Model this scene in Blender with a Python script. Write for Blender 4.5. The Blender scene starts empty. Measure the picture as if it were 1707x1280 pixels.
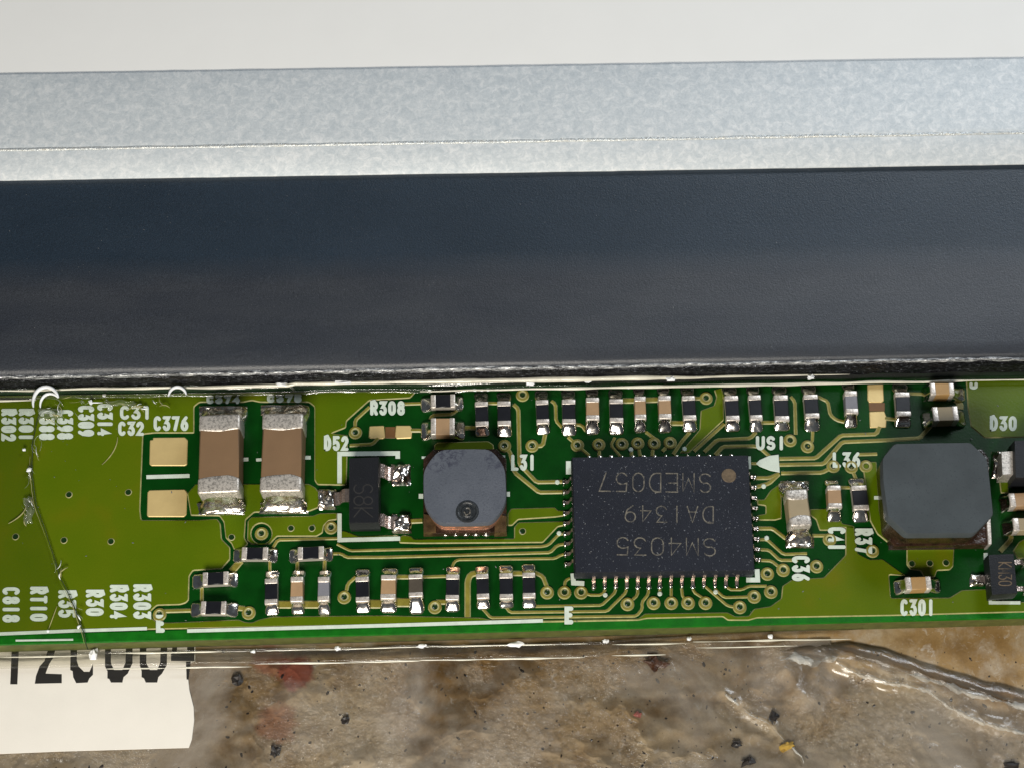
import bpy, bmesh, math, random
from mathutils import Vector, Matrix, noise
from mathutils.geometry import tessellate_polygon
random.seed(7)
R = math.radians
scene = bpy.context.scene
COL = scene.collection

# ------------------------------------------------------------------ camera
TILT, ROLL, DIST = R(22), R(1.0), 30.0          # 1 unit = 100 photo pixels, about 2.2 mm of the board
RM = Matrix.Rotation(TILT, 3, 'X') @ Matrix.Rotation(-ROLL, 3, 'Z')
CAM = Vector((0, -DIST * math.sin(TILT), DIST * math.cos(TILT)))
cd = bpy.data.cameras.new('camera'); cam = bpy.data.objects.new('camera', cd); COL.objects.link(cam)
cam.matrix_world = Matrix.Translation(CAM) @ RM.to_4x4()
cd.sensor_width = 36; cd.lens = 36 * DIST / 17.07; cd.clip_end = 500; cd.clip_start = 0.1
scene.camera = cam

# ------------------------------------------------------------------ world and lamps (indoor bench light)
w = bpy.data.worlds.new('World'); scene.world = w; w.use_nodes = True
bg = w.node_tree.nodes['Background']; bg.inputs[0].default_value = (0.80, 0.90, 1.0, 1); bg.inputs[1].default_value = 0.06
def area(name, loc, aim, sx, sy, power, color):
    l = bpy.data.lights.new(name, 'AREA'); l.shape = 'RECTANGLE'; l.size = sx; l.size_y = sy; l.energy = power; l.color = color
    o = bpy.data.objects.new(name, l); COL.objects.link(o); o.location = loc
    o.rotation_euler = (Vector(aim) - Vector(loc)).to_track_quat('-Z', 'Y').to_euler()
    return o
area('key_lamp', (-5, -28, 21), (0, 0, 0), 14, 9, 14200, (1.0, 0.94, 0.84))  # key for the broad window light inferred to the south
area('overhead_fill', (24, 25, 34), (2, 0, 0), 18, 12, 8600, (0.86, 0.93, 1.0))  # unseen fill, added for gloss on the tape and flat tops
scene.view_settings.view_transform = 'Standard'; scene.view_settings.look = 'None'
scene.view_settings.exposure = 0.1; scene.view_settings.gamma = 1.0

# ------------------------------------------------------------------ helpers
def P(px, py, z=0.0):
    """point of the bench scene at height z seen at photo pixel (px, py): measures the photograph"""
    d = RM @ Vector(((px - 853.5) / 100, -(py - 640) / 100, -DIST))
    s = (z - CAM.z) / d.z
    return CAM + d * s

def obj(name, verts, faces, mats, parent=None, midx=None, smooth=False, loc=None, label=None, rotz=0):
    me = bpy.data.meshes.new(name)
    me.from_pydata([tuple(v) for v in verts], [], faces)
    for m in (mats if isinstance(mats, (list, tuple)) else [mats]): me.materials.append(m)
    if midx: me.polygons.foreach_set('material_index', midx)
    if smooth: me.polygons.foreach_set('use_smooth', [True] * len(faces))
    me.update()
    return link(name, me, parent, loc, label, rotz)
def link(name, me, parent=None, loc=None, label=None, rotz=0):
    o = bpy.data.objects.new(name, me); COL.objects.link(o)
    if loc is not None: o.location = loc
    if rotz: o.rotation_euler = (0, 0, rotz)
    if parent: o.parent = parent
    if label: o['label'] = label
    return o
def bmobj(name, bm, mats, parent=None, smooth=True, loc=None, label=None, rotz=0, angle=40):
    me = bpy.data.meshes.new(name)
    bmesh.ops.recalc_face_normals(bm, faces=bm.faces[:])
    bm.to_mesh(me); bm.free()
    for m in (mats if isinstance(mats, (list, tuple)) else [mats]): me.materials.append(m)
    if smooth:
        me.polygons.foreach_set('use_smooth', [True] * len(me.polygons))
        me.set_sharp_from_angle(angle=R(angle))
    return link(name, me, parent, loc, label, rotz)
def empty(name, loc=(0, 0, 0)):
    o = bpy.data.objects.new(name, None); COL.objects.link(o); o.location = loc; o.empty_display_size = 0.3
    return o
def tag(o, label=None, cat=None, group=None, kind=None):
    if label: o['label'] = label
    if cat: o['category'] = cat
    if group: o['group'] = group
    if kind: o['kind'] = kind
    return o

# ------------------------------------------------------------------ materials
class NT:
    def __init__(s, name):
        s.m = bpy.data.materials.new(name); s.m.use_nodes = True; s.t = s.m.node_tree; s.n = s.t.nodes
        s.b = s.n['Principled BSDF']; s.out = s.n['Material Output']; s._pos = None
    def pos(s):
        if not s._pos: s._pos = s.n.new('ShaderNodeNewGeometry').outputs['Position']
        return s._pos
    def link(s, a, b): s.t.links.new(a, b)
    def mapped(s, scale):
        m = s.n.new('ShaderNodeMapping'); m.inputs['Scale'].default_value = scale; s.link(s.pos(), m.inputs[0]); return m.outputs[0]
    def noise(s, scale, detail=3, rough=0.55, dist=0.0, stretch=None):
        x = s.n.new('ShaderNodeTexNoise'); x.inputs['Scale'].default_value = scale; x.inputs['Detail'].default_value = detail
        x.inputs['Roughness'].default_value = rough; x.inputs['Distortion'].default_value = dist
        s.link(s.mapped(stretch) if stretch else s.pos(), x.inputs['Vector']); return x.outputs['Fac']
    def ramp(s, fac, stops, interp='LINEAR'):
        x = s.n.new('ShaderNodeValToRGB'); e = x.color_ramp.elements; x.color_ramp.interpolation = interp
        while len(e) < len(stops): e.new(0.5)
        for i, (p, c) in enumerate(stops):
            e[i].position = p; e[i].color = (c if isinstance(c, tuple) else (c, c, c)) + (1,)
        s.link(fac, x.inputs[0]); return x.outputs[0]
    def mix(s, fac, a, b, mode='MIX'):
        x = s.n.new('ShaderNodeMix'); x.data_type = 'RGBA'; x.blend_type = mode
        for k, v in ((0, fac), (6, a), (7, b)):
            if isinstance(v, (int, float)): x.inputs[k].default_value = v
            elif isinstance(v, tuple): x.inputs[k].default_value = v + (1,)
            else: s.link(v, x.inputs[k])
        return x.outputs[2]
    def math(s, op, a, b=0.0):
        x = s.n.new('ShaderNodeMath'); x.operation = op
        for k, v in ((0, a), (1, b)):
            if isinstance(v, (int, float)): x.inputs[k].default_value = v
            else: s.link(v, x.inputs[k])
        return x.outputs[0]
    def col(s, c):
        if isinstance(c, tuple): s.b.inputs['Base Color'].default_value = c + (1,)
        else: s.link(c, s.b.inputs['Base Color'])
    def bump(s, h, strength=0.3, dist=0.02):
        x = s.n.new('ShaderNodeBump'); x.inputs['Strength'].default_value = strength; x.inputs['Distance'].default_value = dist
        s.link(h, x.inputs['Height']); s.link(x.outputs[0], s.b.inputs['Normal'])
    def set(s, rough=None, metal=None, spec=None, coat=None, ior=None):
        if rough is not None:
            if isinstance(rough, (int, float)): s.b.inputs['Roughness'].default_value = rough
            else: s.link(rough, s.b.inputs['Roughness'])
        if metal is not None: s.b.inputs['Metallic'].default_value = metal
        if spec is not None: s.b.inputs['Specular IOR Level'].default_value = spec
        if coat is not None: s.b.inputs['Coat Weight'].default_value = coat; s.b.inputs['Coat Roughness'].default_value = 0.12
        return s.m
def sc(c, k): return tuple(x * k for x in c)
def mat(name, c, rough=0.5, metal=0.0, spec=0.5, var=0.12, scale=6, bump=0.0, bscale=40, coat=None, fine=0.0):
    t = NT(name)
    f = t.noise(scale, 4)
    a = t.ramp(f, [(0.25, sc(c, 1 - var)), (0.75, sc(c, 1 + var))])
    if fine:
        g = t.noise(70, 2, 0.7)
        a = t.mix(1.0, a, t.ramp(g, [(0.3, 1 - fine), (0.7, 1 + 0 * fine)]), 'MULTIPLY')
    t.col(a)
    if bump: t.bump(t.noise(bscale, 3), bump, 0.02)
    return t.set(rough, metal, spec, coat)

M = {}
M['mask'] = mat('green_solder_mask', (0.0015, 0.042, 0.003), 0.32, spec=0.2, var=0.25, scale=3, bump=0.10, bscale=30, fine=0.15)
M['mask_edge'] = mat('green_mask_margin', (0.005, 0.125, 0.005), 0.4, spec=0.3, var=0.3, scale=5, bump=0.2, bscale=25, fine=0.2)
t = NT('olive_mask_over_copper')
a = t.ramp(t.noise(0.55, 3), [(0.3, (0.073, 0.130, 0.001)), (0.56, (0.095, 0.140, 0.002)), (0.80, (0.155, 0.132, 0.003))])
a = t.mix(1.0, a, t.ramp(t.noise(60, 2, 0.7), [(0.3, 0.86), (0.7, 1.0)]), 'MULTIPLY'); t.col(a); t.bump(t.noise(26, 3), 0.10, 0.02)
M['copper'] = t.set(0.34, 0.0, 0.2)
M['rim'] = mat('thin_mask_edge_highlight', (0.36, 0.34, 0.15), 0.4, spec=0.35, var=0.3, scale=9, fine=0.2)  # pale where mask thins; edge highlight is painted in as well
M['trace'] = mat('mask_over_thin_trace', (0.235, 0.205, 0.035), 0.36, spec=0.35, var=0.28, scale=4, fine=0.25, bump=0.1)
M['hole'] = mat('plugged_via_hole', (0.008, 0.03, 0.006), 0.25, var=0.3)
M['gold'] = mat('gold_plated_pad', (0.70, 0.53, 0.24), 0.42, 0.35, var=0.08, scale=2.5, bump=0.12, bscale=8)
M['laminate'] = mat('bare_brown_laminate', (0.14, 0.065, 0.018), 0.5, var=0.2)
M['board_side'] = mat('cut_board_edge', (0.095, 0.105, 0.022), 0.6, var=0.35, scale=6, bump=0.3, bscale=14, fine=0.3)
M['silk'] = mat('white_silkscreen', (0.60, 0.68, 0.60), 0.6, var=0.10, scale=8, fine=0.12)
t = NT('laser_etched_grey'); t.col(t.ramp(t.noise(20, 3, 0.7), [(0.38, (0.035, 0.034, 0.034)), (0.60, (0.17, 0.155, 0.125))])); M['etch'] = t.set(0.7)
def blob(tt, a, p, r, color, k):
    v = tt.n.new('ShaderNodeVectorMath'); v.operation = 'DISTANCE'; v.inputs[1].default_value = p
    tt.link(tt.pos(), v.inputs[0])
    d = tt.math('ADD', v.outputs['Value'], tt.math('MULTIPLY', tt.math('SUBTRACT', tt.noise(6, 3), 0.5), r * 0.9))
    return tt.mix(tt.ramp(tt.math('DIVIDE', d, r), [(0.70, k), (1.0, 0.0)]), a, color)
def metal_streak(name, c, dark, rough, bscale):
    t = NT(name)
    f = t.noise(28, 5, 0.7, 0.6)
    t.col(t.ramp(f, [(0.40, sc(c, dark)), (0.52, c), (0.8, sc(c, 1.08))]))
    t.bump(t.noise(bscale, 4), 0.35, 0.012)
    return t.set(rough, 0.55)
M['terminal'] = metal_streak('tinned_terminal', (0.78, 0.71, 0.64), 0.62, 0.40, 26)
M['terminal_big'] = metal_streak('rough_tinned_terminal', (0.68, 0.63, 0.57), 0.45, 0.42, 30)
t = NT('shiny_solder'); t.col(t.ramp(t.noise(9, 3), [(0.30, (0.66, 0.58, 0.50)), (0.55, (0.92, 0.90, 0.86))])); t.bump(t.noise(7, 2, 0.5, 0.3), 0.18, 0.03)
M['solder'] = t.set(0.15, 1.0)
t = NT('crinkled_solder'); t.col(t.ramp(t.noise(9, 3), [(0.35, (0.50, 0.40, 0.30)), (0.6, (0.88, 0.86, 0.82))])); t.bump(t.noise(5, 2, 0.5, 0.9), 0.45, 0.06)
M['solder_rough'] = t.set(0.22, 1.0)
M['res'] = mat('black_resistor_glaze', (0.009, 0.0095, 0.013), 0.32, var=0.3, bump=0.06)
M['res_grey'] = mat('grey_chip_glaze', (0.21, 0.21, 0.24), 0.5, var=0.12, fine=0.2)
M['res_brown'] = mat('dark_brown_chip_glaze', (0.075, 0.062, 0.046), 0.45, var=0.2, fine=0.2)
M['ceramic'] = mat('pale_ceramic_side', (0.33, 0.31, 0.27), 0.6)
M['cap'] = mat('tan_capacitor_ceramic', (0.37, 0.235, 0.125), 0.55, var=0.08, scale=5, fine=0.12)
M['cap_pale'] = mat('beige_capacitor_ceramic', (0.33, 0.265, 0.165), 0.55, var=0.06, scale=5, fine=0.1)
M['cap_orange'] = mat('orange_tan_capacitor_ceramic', (0.40, 0.24, 0.09), 0.5, var=0.1, scale=5, fine=0.12)
M['cap_big'] = mat('brown_capacitor_ceramic', (0.20, 0.120, 0.062), 0.55, var=0.08, scale=2.5, fine=0.1)
def speckled(name, c, speck, lo, hi, rough, scale=34, patch=None):
    t = NT(name)
    f = t.noise(scale, 2, 0.6)
    a = t.ramp(t.noise(2.0, 4), [(0.3, sc(c, 0.85)), (0.7, sc(c, 1.15))])
    a = t.mix(t.ramp(f, [(lo, 0.0), (hi, 1.0)]), a, speck)
    t.col(a); t.bump(t.noise(45, 3), 0.35, 0.012)
    t.scratch = a
    return t.set(rough, 0.0, 0.3)
M['ic'] = speckled('black_moulded_epoxy', (0.011, 0.013, 0.021), (0.24, 0.26, 0.30), 0.66, 0.78, 0.5)
M['sot'] = speckled('black_epoxy_package', (0.011, 0.012, 0.015), (0.04, 0.04, 0.045), 0.66, 0.8, 0.42)
M['dot'] = mat('brown_dot_mark', (0.12, 0.085, 0.05), 0.6, var=0.4, scale=22)
M['ferrite'] = speckled('blue_grey_ferrite', (0.088, 0.10, 0.125), (0.05, 0.055, 0.075), 0.62, 0.72, 0.62)
t = NT('chipped_blue_grey_ferrite')
a = t.ramp(t.noise(2.2, 4), [(0.3, (0.078, 0.089, 0.112)), (0.7, (0.100, 0.112, 0.138))])
a = t.mix(t.ramp(t.noise(30, 3, 0.7), [(0.55, 0.0), (0.72, 0.8)]), a, (0.052, 0.058, 0.078))
chip_ = t.ramp(t.noise(9, 4, 0.75, 0.6), [(0.46, 0.0), (0.60, 1.0)])
b_ = a
for p_, r_ in ((P(732, 757, .56), .34), (P(752, 752, .56), .26), (P(830, 762, .56), .22)): b_ = blob(t, b_, p_, r_, (0.034, 0.038, 0.060), 0.8)
a = t.mix(chip_, a, b_)
t.col(a); t.bump(t.noise(32, 4, 0.7), 0.6, 0.015); M['ferrite'] = t.set(0.6, 0.0, 0.3)
M['ferrite_dark'] = mat('dark_ferrite_mark', (0.018, 0.021, 0.024), 0.4, var=0.5, scale=20, bump=0.5, bscale=22)
M['ferrite2'] = speckled('dark_grey_ferrite', (0.052, 0.063, 0.070), (0.037, 0.044, 0.052), 0.6, 0.72, 0.6)
M['ferrite_side'] = mat('dark_brown_core_side', (0.030, 0.015, 0.009), 0.25, var=0.7, scale=8, bump=0.7, bscale=14)
M['wire'] = mat('copper_winding', (0.46, 0.26, 0.18), 0.3, 0.7, var=0.35, scale=8, bump=0.4, bscale=16)
M['amber'] = mat('amber_terminal_foot', (0.17, 0.105, 0.05), 0.25, 0.6, var=0.5, scale=9, bump=0.6, bscale=14)
M['white_sheet'] = mat('white_backing_sheet', (0.91, 0.905, 0.885), 0.6, var=0.012, scale=1.2, bump=0.02, bscale=9, spec=0.3)
t = NT('galvanised_steel')
f1 = t.noise(7.5, 6, 0.68, 0.7); f2 = t.noise(34, 3, 0.7)
a = t.ramp(f1, [(0.32, (0.545, 0.60, 0.64)), (0.5, (0.645, 0.69, 0.72)), (0.66, (0.79, 0.815, 0.83))])
a = t.mix(1.0, a, t.ramp(f2, [(0.3, 0.90), (0.7, 1.04)]), 'MULTIPLY')
a = t.mix(t.ramp(t.noise(8, 4, 0.7, 0.0, (0.5, 2.2, 1)), [(0.58, 0.0), (0.75, 0.45)]), a, (0.80, 0.83, 0.85))
a = t.mix(t.ramp(t.noise(4, 5, 0.7, 0.3, (2.0, 0.7, 1)), [(0.60, 0.0), (0.80, 0.35)]), a, (0.46, 0.50, 0.53)); t.col(a); t.bump(t.noise(16, 4), 0.12, 0.02)
M['steel'] = t.set(0.55, 0.12, 0.4)
t = NT('scraped_fold_line')
f = t.noise(9, 4, 0.75, 0.0, (1, 5, 5))
t.col(t.ramp(f, [(0.46, (0.60, 0.64, 0.66)), (0.60, (0.68, 0.68, 0.64)), (0.72, (0.98, 0.92, 0.80))])); t.bump(t.noise(22, 4), 0.8, 0.03)
M['scrape'] = t.set(0.35, 0.4)
t = NT('matt_black_tape')
low_ = t.ramp(t.noise(1.1, 3, 0.5, 0.0, (0.5, 2.2, 1)), [(0.3, (0.025, 0.030, 0.041)), (0.7, (0.038, 0.043, 0.053))])
up_ = t.ramp(t.noise(1.0, 3, 0.5, 0.0, (0.4, 1.2, 1)), [(0.3, (0.010, 0.021, 0.036)), (0.7, (0.015, 0.028, 0.046))])
sx = t.n.new('ShaderNodeSeparateXYZ'); t.link(t.pos(), sx.inputs[0])
yy = t.math('ADD', sx.outputs[1], t.math('MULTIPLY', t.math('SUBTRACT', t.noise(1.6, 4), 0.5), 0.22))
ya, yb = P(853, 466, .57).y, P(853, 418, .58).y     # the upper tape lies under the thinner, grained lower one
band = t.ramp(t.math('DIVIDE', t.math('SUBTRACT', yy, ya), yb - ya), [(0.0, 0.0), (1.0, 1.0)])
a = t.mix(band, low_, up_)
grain = t.noise(48, 4, 0.75)
a = t.mix(1.0, a, t.ramp(grain, [(0.3, 0.45), (0.7, 1.4)]), 'MULTIPLY')
a = t.mix(t.ramp(t.noise(3.0, 5, 0.7, 0.0, (0.35, 3.5, 1)), [(0.60, 0.0), (0.80, 0.25)]), a, (0.055, 0.06, 0.07))
a = t.mix(t.ramp(t.noise(30, 1, 0.5), [(0.76, 0.0), (0.80, 0.5)]), a, (0.12, 0.13, 0.14))
t.col(a); t.bump(t.noise(34, 4, 0.7), 0.5, 0.014)
M['tape'] = t.set(0.42, 0.0, 0.65)
t = NT('glossy_foil_edge')
t.col(t.ramp(t.noise(30, 4, 0.75, 0.4, (0.5, 1, 1)), [(0.45, (0.008, 0.008, 0.009)), (0.60, (0.03, 0.032, 0.038)), (0.76, (0.26, 0.28, 0.31))])); t.bump(t.noise(26, 4, 0.7, 0.3, (0.6, 1, 1)), 0.5, 0.02)
M['foil'] = t.set(0.22, 0.5)
t = NT('speckled_bright_edge')
t.col(t.ramp(t.noise(13, 5, 0.75, 0.3, (0.5, 2, 2)), [(0.40, (0.03, 0.03, 0.035)), (0.52, (0.28, 0.29, 0.30)), (0.64, (0.85, 0.86, 0.86))])); t.bump(t.noise(26, 4), 0.8, 0.02)
M['foil_edge'] = t.set(0.3, 0.3)  # bright speckle set by noise in the base colour
def clear(name, tint, gloss_rough, haze, bump, bscale, refl=1.0, fk=1.0):
    t = NT(name); n = t.n
    n.remove(t.b)
    tr = n.new('ShaderNodeBsdfTransparent'); tr.inputs[0].default_value = tint + (1,)
    gl = n.new('ShaderNodeBsdfGlossy'); gl.inputs['Roughness'].default_value = gloss_rough; gl.inputs[0].default_value = (refl, refl, refl, 1)
    df = n.new('ShaderNodeBsdfDiffuse'); df.inputs[0].default_value = (0.75, 0.76, 0.72, 1)
    fr = n.new('ShaderNodeFresnel'); fr.inputs[0].default_value = 1.5
    b = n.new('ShaderNodeBump'); b.inputs['Strength'].default_value = bump; b.inputs['Distance'].default_value = 0.03
    t.link(t.noise(bscale, 4, 0.6, 0.5), b.inputs['Height'])
    for s in (gl, df, fr): t.link(b.outputs[0], s.inputs['Normal'])
    m1 = n.new('ShaderNodeMixShader'); m1.inputs[0].default_value = haze; t.link(tr.outputs[0], m1.inputs[1]); t.link(df.outputs[0], m1.inputs[2])
    m2 = n.new('ShaderNodeMixShader'); t.link(t.math('MULTIPLY', fr.outputs[0], fk), m2.inputs[0]); t.link(m1.outputs[0], m2.inputs[1]); t.link(gl.outputs[0], m2.inputs[2])
    t.link(m2.outputs[0], t.out.inputs[0])
    return t.m
M['film'] = clear('clear_film', (0.995, 1.0, 0.985), 0.10, 0.0, 0.05, 5, 1.0, 0.25)
M['film_fold'] = clear('clear_film_fold', (0.86, 0.85, 0.80), 0.12, 0.025, 0.2, 9)
M['film_crinkle'] = clear('crinkled_clear_film', (0.99, 1.0, 0.97), 0.07, 0.10, 1.0, 8, 1.0, 0.6)  # white haze puts the shards' glints into the material
t = NT('crumpled_clear_plastic'); n = t.n; n.remove(t.b)
tr = n.new('ShaderNodeBsdfTransparent'); tr.inputs[0].default_value = (0.99, 0.985, 0.975, 1)
gl = n.new('ShaderNodeBsdfGlossy'); gl.inputs['Roughness'].default_value = 0.15
df = n.new('ShaderNodeBsdfDiffuse'); df.inputs[0].default_value = (0.72, 0.66, 0.58, 1)
fr = n.new('ShaderNodeFresnel'); fr.inputs[0].default_value = 1.5
patch_ = t.ramp(t.noise(0.9, 3, 0.6), [(0.46, 0.0), (0.62, 1.0)])
hgt = t.math('MULTIPLY', t.noise(10, 4, 0.65, 1.2), patch_)
bb = n.new('ShaderNodeBump'); bb.inputs['Strength'].default_value = 1.0; bb.inputs['Distance'].default_value = 0.075; t.link(hgt, bb.inputs['Height'])
for q in (gl, fr, df): t.link(bb.outputs[0], q.inputs['Normal'])
m1 = n.new('ShaderNodeMixShader'); t.link(t.ramp(t.noise(0.55, 5, 0.65, 0.5), [(0.44, 0.0), (0.66, 0.20)]), m1.inputs[0]); t.link(tr.outputs[0], m1.inputs[1]); t.link(df.outputs[0], m1.inputs[2])  # diffuse haze in patches paints the sheet's soft sheen
m2 = n.new('ShaderNodeMixShader'); t.link(t.math('MULTIPLY', fr.outputs[0], 0.75), m2.inputs[0]); t.link(m1.outputs[0], m2.inputs[1]); t.link(gl.outputs[0], m2.inputs[2])
t.link(m2.outputs[0], t.out.inputs[0]); M['bag'] = t.m
M['bag_shade'] = clear('shade_tinted_plastic', (0.70, 0.64, 0.56), 0.2, 0.05, 0.5, 5)  # brown tint puts the raised fold's shadow into a strip
M['film_white'] = mat('highlight_white_film', (0.86, 0.88, 0.90), 0.2, var=0.1, bump=0.3, bscale=12)  # opaque white: highlights of the clear film put into colour
M['crack'] = mat('dark_film_edge', (0.024, 0.036, 0.008), 0.4)
M['paper'] = mat('white_label_paper', (0.72, 0.69, 0.63), 0.7, var=0.04, scale=1.2, fine=0.04)
M['ink'] = mat('black_printed_ink', (0.010, 0.009, 0.008), 0.6)
M['crumb'] = mat('black_grit', (0.016, 0.012, 0.010), 0.5, var=0.5, scale=20)
M['crumb_brown'] = mat('brown_resin_lump', (0.045, 0.018, 0.008), 0.35, var=0.6, scale=12, bump=0.5)
M['crumb_red'] = mat('dull_red_flake', (0.20, 0.055, 0.040), 0.6, var=0.3, scale=20)
M['crumb_yellow'] = mat('dull_yellow_flake', (0.36, 0.22, 0.03), 0.6, var=0.3, scale=20)
# tabletop
t = NT('stained_tabletop')
big = t.noise(0.42, 4, 0.6, 0.4); mid = t.noise(2.2, 4, 0.65, 0.3); fin = t.noise(26, 4, 0.75)
a = t.ramp(big, [(0.38, (0.225, 0.132, 0.045)), (0.50, (0.31, 0.205, 0.090)), (0.62, (0.37, 0.285, 0.17))])
a = t.mix(t.ramp(mid, [(0.46, 0.0), (0.68, 0.6)]), a, (0.43, 0.375, 0.295))
sx = t.n.new('ShaderNodeSeparateXYZ'); t.link(t.pos(), sx.inputs[0])
yn = t.math('ADD', sx.outputs[1], t.math('MULTIPLY', t.math('SUBTRACT', t.noise(0.7, 5, 0.6), 0.5), 2.6))
a = t.mix(t.ramp(t.math('ADD', t.math('MULTIPLY', yn, -0.55), -2.55), [(0.0, 0.0), (1.0, 0.75)]), a, (0.38, 0.315, 0.225))     # grey worn area away from the resin-stained border
a = t.mix(t.ramp(t.noise(7, 5, 0.7, 0.8), [(0.58, 0.0), (0.74, 0.65)]), a, (0.60, 0.57, 0.52))
a = t.mix(t.ramp(t.noise(1.3, 4, 0.6), [(0.54, 0.0), (0.68, 0.7)]), a, (0.165, 0.095, 0.032))
a = t.mix(1.0, a, t.ramp(fin, [(0.30, 0.84), (0.62, 1.03)]), 'MULTIPLY')
a = t.mix(t.ramp(t.noise(17, 3, 0.7, 0.6), [(0.69, 0.0), (0.74, 0.7)]), a, (0.06, 0.038, 0.02))
ZT = -0.50
a = blob(t, a, P(492, 1120, ZT), 0.33, (0.25, 0.058, 0.038), 0.85)
a = blob(t, a, P(448, 1098, ZT), 0.30, (0.25, 0.075, 0.05), 0.6)
a = blob(t, a, P(462, 1205, ZT), 0.36, (0.27, 0.11, 0.07), 0.55)
t.col(a); t.bump(t.noise(14, 4), 0.18, 0.02)
M['table'] = t.set(0.55, 0.0, 0.3)

# ------------------------------------------------------------------ setting: the tabletop
obj('tabletop', [(-60, -60, ZT), (60, -60, ZT), (60, 60, ZT), (-60, 60, ZT)], [(0, 1, 2, 3)], M['table'])['kind'] = 'structure'

# ------------------------------------------------------------------ LCD panel: white sheet, steel frame, black tape
def strip(name, rows, mats, parent, midx=None, xs=None, label=None, jit=0.0, smooth=True, jfreq=3.0):
    """a sheet swept along x through rows of (pixel y at left, pixel y at right, height)"""
    xs = xs or [(-120 + i * 1950 / 120) for i in range(121)]
    V, F, I = [], [], []
    n = len(xs)
    for k, (yl, yr, z) in enumerate(rows):
        for x in xs:
            y = yl + (yr - yl) * (x / 1707.0)
            p = P(x, y, z)
            if jit: p += Vector((0, 1, 0.6)) * jit * noise.noise(Vector((p.x * jfreq, k * 7.3, 0.5)))
            V.append(p)
    for k in range(len(rows) - 1):
        for i in range(n - 1):
            F.append((k * n + i, (k + 1) * n + i, (k + 1) * n + i + 1, k * n + i + 1)); I.append(midx[k] if midx else 0)
    return obj(name, V, F, mats, parent, I, smooth, label=label)
panel = tag(empty('display_panel', P(853, 300, 0.3)), 'back of a display panel with white sheet, grey steel rail and black taped edge', 'display panel')
panel_inv = Matrix.Translation(-panel.location)
def kid(o):            # parts are built in world space; keep them there under their Empty
    o.matrix_parent_inverse = panel_inv; return o
kid(strip('white_sheet', [(-420, -445, 0.875), (60, 35, 0.875), (130, 105, 0.875)], M['white_sheet'], panel, smooth=False))
kid(strip('steel_rail', [(124, 97, 0.87), (124, 97, 0.90), (126, 99, 0.905), (180, 153, 0.905), (240, 212, 0.905), (247, 219, 0.895), (252, 224, 0.88), (300, 273, 0.84), (302, 275, 0.82), (302, 275, 0.70)],
     M['steel'], panel, jit=0.004))
kid(strip('fold_crease', [(247.5, 218.5, 0.893), (249.5, 220.5, 0.905), (252, 223, 0.897), (253.5, 224.5, 0.87)], M['scrape'], panel, jit=0.010, jfreq=2.2, xs=[(-120 + i * 1950 / 420) for i in range(421)]))
kid(strip('black_tape', [(298, 271, 0.76), (330, 302, 0.72), (390, 364, 0.64), (425, 404, 0.585), (440, 422, 0.57), (455, 440, 0.56), (520, 505, 0.54), (590, 566, 0.52), (616, 587, 0.50), (626, 595, 0.46), (630, 599, 0.36)],
     M['tape'], panel, jit=0.012, jfreq=0.9))
kid(strip('lip_edge', [(625, 594, 0.44), (627.5, 596.5, 0.470), (630.5, 599, 0.46), (633, 601, 0.40)], M['foil_edge'], panel, jit=0.022, jfreq=4.0, xs=[(-120 + i * 1950 / 420) for i in range(421)]))
rows = []
for k in range(15):    # rounded glossy lip below the tape
    a = R(100) - R(190) * k / 14
    yc = 628; r = 0.17
    rows.append((626 + (k / 14) * 23, 596 + (k / 14) * 23, 0.42 - 0.26 * (k / 14) ** 1.7))
kid(strip('foil_lip', rows, M['foil'], panel, jit=0.018, jfreq=3.5, xs=[(-120 + i * 1950 / 300) for i in range(301)]))

# ------------------------------------------------------------------ circuit board
board = tag(empty('circuit_board', P(853, 860, 0.0)), 'narrow green circuit board crowded with chips, copper traces and white printed codes', 'circuit board')
board_inv = Matrix.Translation(-board.location)
def bkid(o): o.matrix_parent_inverse = board_inv; return o
TH = 0.44
def top_y(x): return 642 - 0.0195 * x
def bot_y(x): return 1073 - 0.0262 * x
xs = [-140 + i * 2000 / 40 for i in range(41)]
V, F, I = [], [], []
for x in xs:
    a, b, c = P(x, top_y(x), 0), P(x, bot_y(x) - 15, 0), P(x, bot_y(x), 0)
    V += [a, b, c, c - Vector((0, 0.015, 0.03)), c - Vector((0, 0.02, TH)), a - Vector((0, 0, TH))]
for i in range(len(xs) - 1):
    for k in range(6):
        k2 = (k + 1) % 6
        F.append((i * 6 + k, i * 6 + k2, i * 6 + 6 + k2, i * 6 + 6 + k)); I.append([0, 1, 1, 2, 2, 2][k])
bkid(obj('laminate', V, F, [M['mask'], M['mask_edge'], M['board_side']], board, I))

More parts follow.
